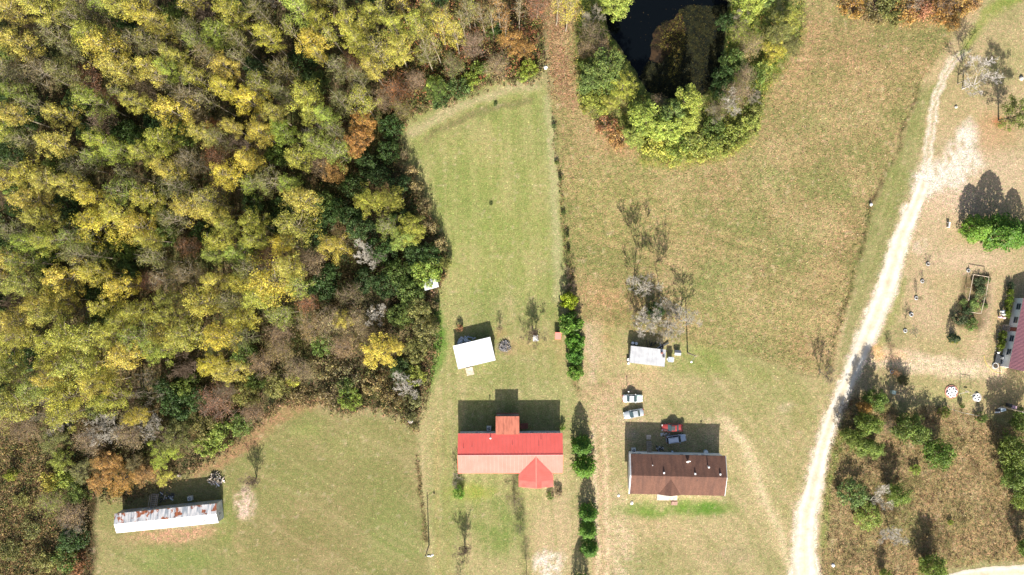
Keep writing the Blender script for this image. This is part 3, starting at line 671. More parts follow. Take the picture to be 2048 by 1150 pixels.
def clumpy(seed, h, rad, nl, per, leaf, lump=0.6, fm='leaf', zlo=0.25, wood='bark_dark', twig=0):
    g = np.random.default_rng(seed); az = g.uniform(0, 6.283, nl); q = np.sqrt(g.random(nl)); zt = g.random(nl)
    C_ = np.stack([np.cos(az)*q*(rad-lump*.6), np.sin(az)*q*(rad-lump*.6), h*(zlo+(0.95-zlo)*zt*np.sqrt(np.clip(1-q**2*.8, 0, 1)))], 1)
    P, o, lt = lump_points(C_, lump*g.uniform(0.6, 1.3, nl), per, seed+3)
    P[:, 2] = np.maximum(P[:, 2], 0.06)
    V, F, T = leaf_quads(P, leaf, seed, 0.4, o, tint=lt)
    tb = MB()
    for i in range(min(nl, 9+twig)):
        c = C_[i]; tb.tube((c[0]*.1, c[1]*.1, -.1), (c[0]*.6, c[1]*.6, c[2]*.6), 0.05, 0.035, 4, False); tb.tube((c[0]*.6, c[1]*.6, c[2]*.6), tuple(c*1.02), 0.035, 0.02, 3, False)
    return (tb.mesh('stems', M[wood]), mesh_np('crown', V, F, M[fm], tint=T), h, rad)

M['bark_white'] = mat('bark_white', (232, 220, 205), 0.9, scale=2, var=0.2)
PR = {}
PR['tulip'] = [leafy(11+i, 20, 3.9, 0.44, 30, 52, 0.108, 'tall', 1.0, lump=0.92, trunk_r=0.24, twigs=2) for i in range(4)]
PR['pole'] = [leafy(21+i, 20, 2.8, 0.55, 16, 12, 0.13, 'tall', 1.5, lump=0.75, trunk_r=0.20, twigs=4) for i in range(2)]
M['bark_ash'] = mat('bark_ash', (224, 212, 190), 0.9, scale=2, var=0.25)
PR['bareg'] = [bare(181, 12, 4.2, 'bark_ash', thick=0.029), bare(182, 12, 4.2, 'bark_ash', thick=0.029), bare(183, 8, 4.0, 'bark_ash', single=False, split=0.25, thick=0.023)]
PR['thin'] = [leafy(31+i, 20, 3.7, 0.42, 24, 34, 0.10, 'tall', 1.1, lump=1.0, trunk_r=0.21, twigs=4) for i in range(3)]
PR['round'] = [leafy(51+i, 12, 4.4, 0.30, 28, 62, 0.115, 'round', 0.55, 'bark_dark', lump=0.85, trunk_r=0.2, twigs=3) for i in range(3)]
PR['sparse'] = [leafy(61+i, 12, 4.2, 0.28, 28, 30, 0.10, 'round', 0.6, 'bark_pink', lump=1.1, trunk_r=0.15, twigs=8) for i in range(3)]
PR['pine'] = [leafy(71+i, 14, 4.0, 0.25, 40, 46, 0.16, 'round', 0.35, 'bark_dark', lump=0.75, trunk_r=0.24, fm='needle') for i in range(2)]
PR['bare'] = [bare(81, 12, 4.2), bare(82, 12, 4.2, nsub=3), bare(83, 10, 4.0, 'bark_pink', single=False, split=0.25)]
PR['barebush'] = [bare(91, 5, 2.4, 'bark_pink', 5, 0.06, 0.3, 0.016, single=False), bare(92, 5, 2.4, 'bark_grey', 5, 0.06, 0.3, 0.016, single=False)]
PR['birch'] = [bare(95, 12, 4.4, 'bark_white', 6, 0.17, 0.3, 0.026)]
PR['bush'] = [clumpy(101+i, 3.0, 2.6, 46, 42, 0.14, 0.60) for i in range(3)]
PR['vine'] = [clumpy(111+i, 7.0, 3.6, 70, 44, 0.17, 0.8, zlo=0.15) for i in range(2)]
PR['scrub'] = [clumpy(121+i, 2.4, 2.4, 40, 22, 0.13, 0.7, zlo=0.12, twig=25, wood='bark_pink') for i in range(2)]
PR['magnolia'] = [cone_bush(131+i, 6, 2.1, 2600, 0.18, lambda t: (1-t**1.6)**0.75*np.clip(t*7+0.5, 0, 1)) for i in range(2)]
PR['wide'] = [cone_bush(137+i, 6, 2.1, 3400, 0.17, lambda t: (1-t**3)**0.75*np.clip(t*5+0.6, 0, 1)) for i in range(2)]
PR['hedge'] = [clumpy(141+i, 4.6, 2.0, 60, 50, 0.15, 0.5, zlo=0.1) for i in range(2)]
PR['lot'] = [leafy(161+i, 7, 3.2, 0.12, 34, 46, 0.14, 'round', 0.3, 'bark_dark', lump=0.75, trunk_r=0.16) for i in range(3)]
PR['column'] = [cone_bush(151, 2.2, 0.55, 700, 0.08, lambda t: (1-t**2.2)**0.8*np.clip(t*6+0.6, 0, 1))]

PLACED = []
def c_(rgb, j=0.12):
    a = alb(rgb)*1.5*math.exp(random.gauss(0, j)); a[0] *= math.exp(random.gauss(0, 0.045)); a[2] *= math.exp(random.gauss(0, 0.1))
    return np.clip(a, 0.003, 0.75)
def plant(kind, px_, py_, h, rpx, rgb, name, label, cat='tree', group=None, zc=None, base=None, k=None, j=0.1, rot=None, trunk=True):
    """crown seen at px_,py_ (or base= ground spot); rpx apparent crown radius"""
    pr = PR[kind]; pr = pr[(k if k is not None else random.randrange(len(pr))) % len(pr)]
    if base: loc = G(*base)
    else:
        z = h*(0.68 if kind in ('tulip', 'thin', 'pole') else 0.6) if zc is None else zc
        loc = G(px_, py_, z); loc.z = 0
    r = rpx/PXM*(CAMH-h*.6)/CAMH; s = r/pr[3]; sz = h/pr[2]
    e = empty(name, loc, label, cat, group, random.uniform(0, 6.28) if rot is None else rot)
    e.scale = (s, s, sz)
    for me in pr[:2]:
        o = link(me.name.split('.')[0], me, e); 
        if me.name.startswith('crown'): o.color = (*c_(rgb, j), 1)
    PLACED.append((px_, py_, rpx))
    return e

Y1 = (206, 190, 86); Y2 = (218, 198, 78); YG = (188, 184, 80); GY = (160, 172, 74); OL = (138, 136, 76); BR = (138, 124, 80); DG = (74, 96, 46); VG = (112, 130, 60)
OR = (184, 142, 78); RD = (170, 122, 84); PK = (164, 140, 102); TN = (172, 154, 104)
LOOK = {}
def look(rgb, s): LOOK[rgb] = s
look(Y1, 'yellow'); look(Y2, 'bright golden yellow'); look(YG, 'yellow-green'); look(GY, 'light green'); look(OL, 'dull olive'); look(BR, 'thin brownish'); look(DG, 'dark green')
look(VG, 'mid green'); look(OR, 'orange'); look(RD, 'rusty red'); look(PK, 'pinkish tan'); look(TN, 'tan')
def where(x, y): return f"{max(1, round(x/20.48))} percent across and {max(1, round(y/11.5))} percent down"
USED = set()
_ones = 'zero one two three four five six seven eight nine ten eleven twelve thirteen fourteen fifteen sixteen seventeen eighteen nineteen'.split()
_tens = 'x x twenty thirty forty fifty sixty seventy eighty ninety'.split()
def words(n): return 'a hundred' if n >= 100 else (_ones[n] if n < 20 else _tens[n//10]+('-'+_ones[n % 10] if n % 10 else ''))
def uniq(fmt, x, y):
    a, b = max(1, round(x/20.48)), max(1, round(y/11.5)); k = 0
    while True:
        t = fmt.format(w=f"{words(a)} percent across and {words(b+k)} down")
        if t not in USED: USED.add(t); return t
        k += 1
def woods(kind, x, y, r, rgb, h=None, **kw):
    if h is None: h = {'pole': random.uniform(17, 21), 'bareg': 9, 'tulip': random.uniform(17, 21), 'thin': random.uniform(16, 20), 'round': random.uniform(9, 13), 'sparse': random.uniform(8, 11), 'pine': 12, 'bare': random.uniform(9, 13), 'vine': random.uniform(5, 8), 'bush': 3, 'scrub': 2.4, 'barebush': 5}[kind]
    nm = {'tulip': 'broadleaf_tree', 'pole': 'broadleaf_tree', 'bareg': 'bare_tree', 'thin': 'broadleaf_tree', 'round': 'broadleaf_tree', 'sparse': 'broadleaf_tree', 'pine': 'pine_tree', 'bare': 'bare_tree', 'vine': 'evergreen_tree', 'bush': 'leafy_bush', 'scrub': 'scrub_bush', 'barebush': 'bare_bush'}[kind]
    adj = {'tulip': 'tall {c} tree', 'pole': 'slender pale-trunked {c} tree', 'bareg': 'leafless pale grey tree', 'thin': 'half-bare {c} tree', 'round': 'rounded {c} tree', 'sparse': 'twiggy {c} tree', 'pine': '{c} pine', 'bare': 'leafless grey tree', 'vine': 'dense {c} tree', 'bush': 'low {c} bush', 'scrub': '{c} scrub bush', 'barebush': 'leafless bush'}[kind].format(c=LOOK[rgb])
    cat = 'bush' if 'bush' in nm else 'tree'
    place = kw.pop('place', 'in the woods')
    return plant(kind, x, y, h, r, rgb, nm, uniq(adj+' '+place+', {w}', x, y), cat, kw.pop('group', 'trees of the woods'), **kw)

T = 'tulip'
for x, y, r, c in [
 (40, 90, 38, Y1), (212, 98, 46, Y1), (180, 70, 30, YG), (240, 140, 34, Y1), (282, 28, 30, Y1), (322, 50, 26, Y1), (465, 30, 30, YG), (538, 75, 26, YG), (600, 20, 34, GY), (626, 88, 34, Y1), (85, 22, 30, YG),
 (305, 143, 26, Y1), (345, 226, 34, Y2), (270, 205, 22, YG), (448, 176, 24, Y2), (497, 203, 32, Y2), (550, 226, 24, Y1), (614, 196, 36, YG), (186, 202, 30, GY), (20, 226, 28, Y1), (123, 232, 26, Y1), (113, 289, 30, Y1),
 (202, 284, 28, YG), (240, 308, 26, GY), (290, 310, 24, YG), (408, 269, 24, Y1), (466, 254, 20, Y1), (521, 266, 30, Y1), (501, 322, 26, Y1), (627, 289, 28, GY), (598, 318, 26, YG), (63, 352, 34, Y1), (340, 340, 28, Y1), (452, 352, 30, Y2),
 (66, 403, 34, Y1), (186, 397, 30, Y2), (196, 452, 44, Y2), (240, 430, 28, Y1), (100, 482, 30, YG), (382, 413, 30, Y1), (455, 455, 22, YG), (508, 446, 26, YG), (591, 453, 42, YG), (566, 488, 22, Y2), (664, 493, 28, Y1), (13, 523, 26, Y1),
 (52, 570, 30, YG), (130, 560, 36, Y1), (120, 600, 28, Y1), (246, 573, 30, Y2), (213, 612, 24, YG), (299, 478, 22, YG), (405, 605, 38, Y1), (482, 566, 26, YG), (545, 566, 48, Y2), (520, 595, 30, YG), (432, 512, 20, GY), (38, 640, 34, Y1), (140, 669, 34, YG),
 (110, 686, 30, YG), (186, 679, 42, YG), (252, 712, 36, Y1), (372, 672, 38, YG), (442, 672, 36, Y2), (485, 640, 30, YG), (276, 626, 30, YG), (422, 729, 24, Y2), (340, 632, 24, YG), (150, 732, 38, YG), (200, 745, 30, YG), (28, 811, 44, YG), (72, 772, 34, GY),
 (136, 794, 36, YG), (125, 831, 26, YG), (197, 768, 30, Y1), (275, 832, 20, Y2), (225, 800, 30, YG), (10, 700, 32, YG), (790, 55, 28, YG), (835, 50, 28, YG), (700, 50, 34, YG), (740, 30, 26, YG), (715, 90, 26, YG), (640, 45, 28, YG), (20, 20, 30, Y1), (130, 150, 28, OL)]:
    woods(T, x, y, r, c)
for x, y, r, c in [(155, 40, 30, OL), (380, 60, 34, OL), (420, 120, 30, BR), (380, 190, 34, BR), (90, 150, 34, BR), (310, 90, 30, OL), (160, 330, 32, OL), (60, 280, 30, OL), (380, 320, 30, BR), (560, 140, 30, OL), (520, 20, 28, OL),
                   (880, 50, 26, Y1), (910, 70, 22, YG), (965, 30, 24, BR), (1000, 20, 22, OR), (860, 20, 22, YG), (935, 20, 20, OL), (1140, 20, 26, Y1), (680, 140, 28, OL), (335, 560, 30, BR), (380, 545, 30, BR), (310, 520, 30, OL), (30, 460, 28, OL), (350, 440, 28, OL)]:
    woods('thin', x, y, r, c)
for x, y, r, c in [(690, 20, 18, YG), (730, 60, 16, YG), (765, 25, 18, YG), (800, 10, 18, Y1), (850, 70, 16, Y1), (870, 90, 16, Y1), (895, 30, 16, Y1), (925, 45, 16, OL), (945, 15, 16, YG), (985, 35, 16, OL), (1010, 50, 16, OR), (1040, 20, 18, BR), (640, 110, 16, YG), (1120, 5, 18, Y1), (580, 60, 16, YG), (665, 75, 18, YG), (250, 190, 18, OL), (150, 110, 18, OL), (330, 170, 18, BR), (420, 200, 18, OL), (70, 210, 18, OL), (480, 120, 18, OL), (260, 350, 18, OL), (20, 330, 18, OL)]:
    woods('pole', x, y, r, c)
for kind, x, y, r, c, h in [('round', 757, 705, 40, Y2, 8), ('round', 792, 690, 18, Y1, 7), ('round', 715, 285, 34, OR, 10), ('round', 725, 245, 30, (OR), 10), ('round', 740, 400, 34, YG, 10), ('round', 780, 400, 30, YG, 9), ('round', 820, 455, 34, YG, 8), ('round', 805, 480, 28, GY, 8),
 ('round', 670, 340, 28, OR, 10), ('sparse', 640, 330, 30, PK, 10), ('vine', 780, 250, 28, DG, 8), ('vine', 775, 300, 26, DG, 8), ('vine', 735, 330, 30, DG, 7), ('vine', 705, 370, 28, DG, 7), ('vine', 760, 350, 24, DG, 6),
 ('vine', 720, 460, 32, DG, 7), ('vine', 760, 500, 34, DG, 7), ('vine', 795, 545, 30, VG, 6), ('vine', 850, 545, 34, GY, 6), ('vine', 820, 585, 30, VG, 6), ('vine', 700, 430, 26, DG, 6), ('vine', 640, 440, 26, DG, 6), ('vine', 770, 570, 30, DG, 6), ('vine', 860, 510, 26, DG, 6),
 ('sparse', 795, 180, 36, RD, 7), ('sparse', 770, 200, 26, PK, 7), ('sparse', 830, 160, 26, PK, 6), ('round', 875, 180, 26, VG, 5), ('bush', 870, 165, 20, GY, 4), ('bush', 915, 175, 26, VG, 4), ('bush', 880, 200, 20, DG, 3.4), ('bush', 940, 160, 20, GY, 3), ('bush', 960, 140, 22, VG, 4),
 ('sparse', 945, 90, 30, PK, 9), ('sparse', 990, 130, 30, TN, 7), ('round', 1020, 80, 28, OR, 9), ('round', 1050, 95, 22, OR, 7), ('bush', 1058, 135, 20, GY, 3.5), ('bush', 1045, 150, 14, GY, 2.5), ('sparse', 1075, 18, 30, RD, 11), ('bush', 1000, 60, 18, DG, 5), ('bush', 985, 60, 16, VG, 4), ('sparse', 905, 130, 26, OL, 7),
 ('sparse', 700, 130, 26, RD, 9), ('round', 430, 252, 16, RD, 10), ('sparse', 378, 495, 24, RD, 11), ('sparse', 618, 607, 24, RD, 9), ('sparse', 620, 520, 34, PK, 9), ('bareg', 720, 515, 40, BR, 8), ('bare', 750, 505, 24, BR, 8), ('bare', 635, 262, 28, BR, 11),
 ('sparse', 660, 640, 40, TN, 7), ('sparse', 620, 655, 36, PK, 7), ('sparse', 700, 640, 34, TN, 7), ('bareg', 745, 620, 32, BR, 7), ('vine', 640, 690, 26, VG, 6), ('round', 690, 640, 22, Y1, 8), ('vine', 800, 630, 30, VG, 6), ('sparse', 565, 665, 30, PK, 7), ('sparse', 560, 700, 32, TN, 6),
 ('sparse', 520, 730, 34, PK, 6), ('sparse', 600, 740, 34, TN, 5), ('scrub', 650, 730, 34, BR, 4), ('scrub', 690, 750, 32, BR, 3.6), ('scrub', 660, 790, 30, BR, 3.2), ('bush', 700, 800, 26, GY, 3.2), ('bush', 690, 770, 20, VG, 3.4), ('scrub', 745, 770, 26, TN, 3.4), ('bareg', 800, 778, 40, BR, 5.5),
 ('vine', 830, 700, 30, OL, 5), ('vine', 850, 660, 30, OL, 5), ('bush', 830, 750, 24, GY, 3), ('bush', 825, 800, 20, OL, 3), ('bush', 822, 830, 14, OL, 2.5), ('vine', 800, 740, 26, DG, 4), ('scrub', 780, 800, 24, BR, 3), ('sparse', 700, 590, 30, BR, 7), ('sparse', 730, 660, 26, BR, 6),
 ('sparse', 432, 805, 46, RD, 6), ('vine', 490, 790, 30, OL, 5), ('vine', 480, 850, 26, VG, 4), ('bush', 440, 870, 30, GY, 4), ('bush', 410, 890, 28, GY, 4), ('round', 345, 875, 40, OL, 6), ('round', 330, 910, 34, GY, 5), ('vine', 350, 810, 36, DG, 8), ('vine', 330, 780, 30, DG, 8), ('vine', 390, 800, 26, DG, 7),
 ('bareg', 130, 850, 34, BR, 8), ('bareg', 210, 860, 40, BR, 7), ('sparse', 180, 880, 34, PK, 6), ('sparse', 260, 870, 36, PK, 6), ('bareg', 300, 850, 30, BR, 6), ('bare', 340, 880, 28, BR, 6), ('round', 110, 880, 30, OL, 6), ('round', 120, 920, 26, GY, 5),
 ('round', 215, 925, 34, OR, 5), ('round', 250, 955, 34, OR, 5), ('round', 200, 960, 28, OR, 4.5), ('round', 290, 945, 28, OR, 4.5), ('round', 330, 955, 20, Y1, 4), ('round', 165, 940, 28, OL, 5), ('round', 270, 925, 24, (BR), 5), ('bush', 230, 980, 18, OR, 3),
 ('bush', 130, 965, 30, GY, 4), ('bush', 95, 965, 22, Y1, 3.6), ('vine', 150, 985, 28, VG, 5), ('sparse', 100, 1000, 30, GY, 5), ('sparse', 145, 1030, 34, PK, 6), ('bare', 145, 1050, 26, BR, 6), ('vine', 140, 1080, 30, DG, 6), ('bush', 130, 1120, 30, VG, 4.4), ('bush', 20, 950, 13, GY, 3.6),
 ('bush', 85, 1125, 24, OL, 3.5), ('scrub', 150, 1130, 26, RD, 4), ('bush', 40, 1000, 18, OL, 2), ('bush', 20, 1100, 26, OL, 2.2), ('bush', 60, 1060, 22, OL, 2), ('vine', 550, 770, 30, OL, 5), ('scrub', 600, 790, 26, BR, 3), ('bush', 585, 760, 16, YG, 4), ('sparse', 450, 780, 24, BR, 6),
 ('bush', 855, 640, 16, OL, 3), ('bush', 868, 612, 12, BR, 2.5), ('bush', 880, 555, 10, BR, 2.5), ('scrub', 820, 340, 16, TN, 3.5), ('scrub', 832, 375, 18, TN, 4), ('scrub', 848, 410, 18, TN, 4), ('scrub', 862, 450, 18, TN, 4), ('scrub', 878, 490, 18, TN, 4), ('scrub', 806, 310, 13, BR, 3), ('bush', 890, 525, 14, OL, 4),
 ('vine', 800, 440, 26, DG, 5), ('vine', 830, 510, 26, DG, 5), ('vine', 800, 370, 26, DG, 5), ('vine', 670, 420, 28, DG, 7)]:
    woods(kind, x, y, r, c, h, place='by the clearing' if (x > 840 or y > 900) else 'in the woods')
# the rest of the wood, between the crowns above
fp = FOREST; tries = 0; cnt = 0
while tries < 9000 and cnt < 190:
    tries += 1
    x = random.uniform(-40, 880); y = random.uniform(-60, 1000)
    r = random.uniform(22, 34)
    d = float(sdf_poly(np.array([x]), np.array([y]), fp)[0])
    if d > -r*0.7: continue
    if x < 200 and y > 880: continue
    if any((x-a)**2+(y-b)**2 < (0.60*(r+c))**2 for a, b, c in PLACED): continue
    u = random.random(); edge = d > -60
    inner = (y < 560 or x < 520)
    if x > 600 and y > 500: kind, col = random.choice([('sparse', BR), ('sparse', TN), ('vine', OL), ('vine', DG), ('scrub', BR), ('sparse', PK)])
    elif y > 780: kind, col = random.choice([('vine', OL), ('sparse', PK), ('vine', VG), ('bare', BR)])
    elif edge: kind, col = random.choice([('sparse', OL), ('round', OL), ('vine', DG), ('round', GY)])
    elif u < 0.34: kind, col = 'tulip', random.choice([Y1, YG, YG, GY, Y1])
    elif u < 0.60: kind, col = 'thin', random.choice([OL, YG, OL, GY])
    elif u < 0.67: kind, col = 'sparse', random.choice([BR, PK, RD, BR])
    elif u < 0.73: kind, col = 'bare', BR
    else: kind, col = 'vine', random.choice([DG, DG, VG])
    woods(kind, x, y, r, col); cnt += 1

PG = (150, 158, 74); look(PG, 'light green'); PY = (174, 174, 78); look(PY, 'yellow-green')
# ---- round the pond
P_ = 'beside the pond'; gp = 'trees round the pond'
for kind, x, y, r, c, h in [('pine', 1205, 140, 44, VG, 9), ('pine', 1175, 165, 24, VG, 7), ('vine', 1190, 200, 34, GY, 5), ('round', 1245, 175, 30, YG, 8), ('round', 1218, 205, 22, YG, 6), ('pine', 1232, 4, 34, GY, 8), ('sparse', 1180, 70, 30, BR, 8), ('sparse', 1200, 95, 26, PK, 7), ('bare', 1190, 40, 30, BR, 9), ('sparse', 1170, 100, 22, TN, 6),
 ('scrub', 1215, 250, 26, RD, 3), ('scrub', 1240, 275, 24, OR, 2.4), ('pine', 1370, 205, 34, GY, 10), ('pine', 1345, 225, 26, VG, 9), ('pine', 1290, 240, 40, GY, 8), ('pine', 1330, 255, 34, GY, 7), ('pine', 1375, 245, 26, GY, 7), ('pine', 1270, 275, 26, GY, 5), ('bush', 1310, 285, 34, PY, 3), ('bush', 1350, 290, 34, PG, 3), ('bush', 1395, 280, 34, PG, 3), ('bush', 1345, 308, 26, PY, 2),
 ('bush', 1390, 305, 26, PY, 2), ('bush', 1435, 290, 28, PG, 3), ('bush', 1470, 270, 28, PG, 3), ('bush', 1460, 295, 20, PY, 2), ('bush', 1500, 250, 24, PG, 2.4), ('bush', 1430, 255, 26, VG, 3.6), ('bareg', 1450, 205, 34, BR, 7), ('sparse', 1475, 185, 32, PK, 7), ('sparse', 1440, 215, 26, BR, 6), ('bare', 1500, 200, 26, BR, 5), ('bush', 1510, 215, 22, OL, 3),
 ('bare', 1425, 235, 22, BR, 5), ('sparse', 1500, 95, 30, TN, 7), ('sparse', 1480, 65, 26, GY, 7), ('vine', 1470, 120, 30, VG, 6), ('vine', 1450, 150, 24, DG, 6), ('bush', 1510, 150, 24, VG, 3.5), ('bush', 1530, 135, 20, PG, 3), ('round', 1560, 65, 40, OL, 6), ('round', 1575, 45, 28, YG, 6), ('round', 1545, 100, 28, YG, 4.4), ('round', 1585, 90, 22, OL, 4.4), ('pine', 1500, 8, 32, GY, 11),
 ('pine', 1530, -4, 22, VG, 11), ('bare', 1483, 40, 20, BR, 9), ('vine', 1455, 40, 20, DG, 6), ('round', 1470, -14, 24, OL, 7), ('vine', 1440, 175, 20, DG, 5), ('sparse', 1315, 205, 18, PK, 4), ('sparse', 1485, 150, 24, TN, 6)]:
    woods(kind, x, y, r, c, h, place=P_, group=gp)
P_ = 'atop the field'; gp = 'scrub along the field top'
for kind, x, y, r, c, h in [('scrub', 1710, 8, 30, OR, 3), ('scrub', 1745, 15, 32, BR, 3), ('bush', 1780, 10, 28, OL, 3), ('scrub', 1815, 22, 30, OR, 3), ('scrub', 1850, 12, 28, RD, 3), ('scrub', 1885, 20, 30, OR, 3), ('scrub', 1920, 10, 26, OR, 3), ('bush', 1795, 36, 18, OL, 2), ('barebush', 1890, 12, 22, BR, 4), ('scrub', 1950, 2, 20, OR, 2.4), ('scrub', 1760, 36, 18, TN, 1.5), ('scrub', 1908, 44, 18, OR, 1.6), ('bare', 1830, -16, 30, BR, 7)]:
    woods(kind, x, y, r, c, h, place=P_, group=gp)

# ---- single trees and shrubs, each with a label of its own
HG = (104, 144, 50); HB = (118, 154, 56)
def one(kind, x, y, h, r, rgb, name, label, cat, group=None, **kw): return plant(kind, x, y, h, r, rgb, name, label, cat, group, **kw)
g_ = 'evergreens between the two yards'
one('hedge', 1138, 601, 4.2, 19, (150, 170, 40), 'evergreen_shrub', 'yellow-green shrub at the north end of the evergreen hedge between the yards', 'shrub', g_, rot=0.3)
one('hedge', 1143, 648, 4.8, 26, HG, 'evergreen_shrub', 'widest glossy dark green shrub in the hedge east of the small red box', 'shrub', g_)
one('hedge', 1151, 686, 4.4, 21, HG, 'evergreen_shrub', 'middle glossy green shrub of the hedge between the yards', 'shrub', g_)
one('hedge', 1151, 714, 4.2, 19, HG, 'evergreen_shrub', 'second shrub from the south end of the hedge between the yards', 'shrub', g_)
one('hedge', 1152, 744, 4.0, 18, HB, 'evergreen_shrub', 'southernmost narrow shrub of the unbroken hedge between the yards', 'shrub', g_)
one('barebush', 1139, 572, 3.4, 17, TN, 'bare_bush', 'brown leafless bush just north of the yellow-green hedge shrub', 'bush')
one('barebush', 1137, 545, 3.0, 14, TN, 'bare_bush', 'small brown leafless bush second north of the yellow-green hedge shrub', 'bush')
one('magnolia', 1165, 895, 5.8, 21, HG, 'evergreen_tree', 'conical green tree beside the sandy drive, level with the red roof ridge', 'tree', g_)
one('magnolia', 1170, 937, 5.2, 23, HG, 'evergreen_tree', 'largest conical green tree beside the drive, level with the red front eave', 'tree', g_)
one('magnolia', 1178, 1030, 5.2, 19, HG, 'evergreen_tree', 'conical green tree beside the drive, first south of the gap', 'tree', g_)
one('magnolia', 1177, 1065, 4.2, 18, HB, 'evergreen_tree', 'conical green tree beside the drive, middle of the three south of the gap', 'tree', g_)
one('magnolia', 1180, 1101, 4.2, 18, HG, 'evergreen_tree', 'conical green tree beside the drive, lowest of those in the photo', 'tree', g_)
one('magnolia', 1164, 1176, 6.0, 18, HG, 'evergreen_tree', 'conical evergreen whose shadow enters at the bottom edge west of the drive', 'tree', g_)
one('wide', 1963, 457, 6.2, 25, HB, 'evergreen_tree', 'smaller leftmost broad green evergreen by the sandy turnaround', 'tree', 'evergreens by the turnaround')
one('wide', 2012, 463, 8.4, 34, HG, 'evergreen_tree', 'largest broad green evergreen in the clump by the sandy turnaround', 'tree', 'evergreens by the turnaround', k=1)
one('wide', 2052, 470, 6.5, 24, HG, 'evergreen_tree', 'broad green evergreen cut by the right edge, beside the largest one', 'tree', 'evergreens by the turnaround')
one('round', 2046, 232, 10.6, 40, (120, 136, 62), 'broadleaf_tree', 'green leafy tree at the right edge above the sandy turnaround', 'tree', base=(1997, 240), k=1)
one('birch', 0, 0, 11.8, 48, PK, 'bare_tree', 'leafless pale-barked tree at the head of the two-track lane', 'tree', base=(1924, 178), rot=0.4)
one('bare', 0, 0, 11.0, 34, PK, 'bare_tree', 'slighter leafless tree beside the pale-barked one at the lane head', 'tree', base=(1915, 168), k=1)
one('bareg', 0, 0, 13, 42, PK, 'bare_tree', 'tall leafless tree north of the small white shed, west of the pair', 'tree', base=(1267, 582), k=0)
one('bareg', 0, 0, 13, 46, PK, 'bare_tree', 'tall leafless tree north of the small white shed, east of the pair', 'tree', base=(1320, 592), k=1)
one('bareg', 0, 0, 8, 34, PK, 'bare_tree', 'spreading pale leafless tree just southwest of the pair by the small white shed', 'tree', base=(1290, 640), k=2)
one('bareg', 0, 0, 6, 26, PK, 'bare_tree', 'low pale leafless tree close behind the small white shed', 'tree', base=(1335, 655), k=2, rot=2)
one('bareg', 0, 0, 7, 34, PK, 'bare_tree', 'pale leafless tree leaning over the yard beside the east utility pole', 'tree', base=(1358, 640), k=0, rot=2)
one('barebush', 0, 0, 4, 24, PK, 'bare_bush', 'pinkish leafless bush west below the two tall leafless trees', 'bush', base=(1268, 630), k=0)
one('barebush', 0, 0, 4, 20, PK, 'bare_bush', 'small grey bush with bare twigs over the corner of the small white shed', 'bush', base=(1318, 668), k=1)
one('vine', 1312, 622, 4.6, 20, (62, 92, 44), 'evergreen_bush', 'round dark evergreen bush under the two tall leafless trees', 'bush')
one('bare', 0, 0, 5.2, 24, PK, 'bare_tree', 'small leafless fruit tree beside the low white box in the yard', 'tree', base=(1068, 668), k=2)
one('barebush', 0, 0, 3, 14, PK, 'bare_bush', 'leafless bush just west of the low white box', 'bush', base=(1052, 672), k=0)
one('sparse', 0, 0, 2.4, 8, PK, 'bare_bush', 'thin sapling east of the large white shed', 'sapling', base=(999, 655))
one('bush', 919, 656, 1.6, 8, RD, 'reddish_bush', 'reddish bush behind the northwest corner of the large white shed', 'bush')
one('bush', 917, 986, 2.8, 14, HB, 'leafy_bush', 'bright green bush below the southwest corner of the red-roofed house', 'bush')
one('bare', 0, 0, 4.6, 16, TN, 'bare_tree', 'small grey leafless tree at the southwest corner of the red-roofed house', 'tree', base=(919, 955), k=1)
one('sparse', 1028, 997, 4.2, 22, OL, 'broadleaf_tree', 'half-bare olive tree below the front of the red-roofed house', 'tree')
one('sparse', 0, 0, 3.0, 16, VG, 'broadleaf_tree', 'thin small tree south of the half-bare olive tree', 'tree', base=(1042, 1050))
one('bare', 0, 0, 5.2, 22, PK, 'bare_tree', 'leafless tree south of the red-roofed house, near its west end', 'tree', base=(930, 1092), k=2)
one('bare', 0, 0, 5.4, 22, PK, 'bare_tree', 'leafless tree on the open left field east of the rubbish heap', 'tree', base=(513, 956), k=2)
one('thin', 0, 0, 5.0, 12, PK, 'broadleaf_tree', 'slender sapling near the bottom edge below the red-roofed house', 'tree', base=(1053, 1146))
one('bare', 0, 0, 4, 14, PK, 'bare_tree', 'leafless tree at the bottom edge left of the yard of the red-roofed house', 'tree', base=(925, 1168), k=1)
one('bush', 1114, 985, 1.4, 12, PK, 'low_bush', 'low pinkish bush southeast of the red front gable', 'bush')
one('bush', 1100, 992, 1.0, 9, VG, 'low_bush', 'low green clump beside the pinkish bush at the red front gable', 'bush')
one('bush', 1125, 855, 1.8, 7, HB, 'leafy_bush', 'small round green bush at the northeast corner of the red-roofed house', 'bush')
one('barebush', 0, 0, 6, 20, PK, 'bare_bush', 'leafless bush at the foot of the ditch beside the gravel road', 'bush', base=(1638, 742), k=1)
one('barebush', 0, 0, 3, 13, PK, 'bare_bush', 'smaller leafless bush beside the ditch foot, nearer the road', 'bush', base=(1655, 748), k=0)
LG = (120, 138, 62); LH = (138, 152, 68)
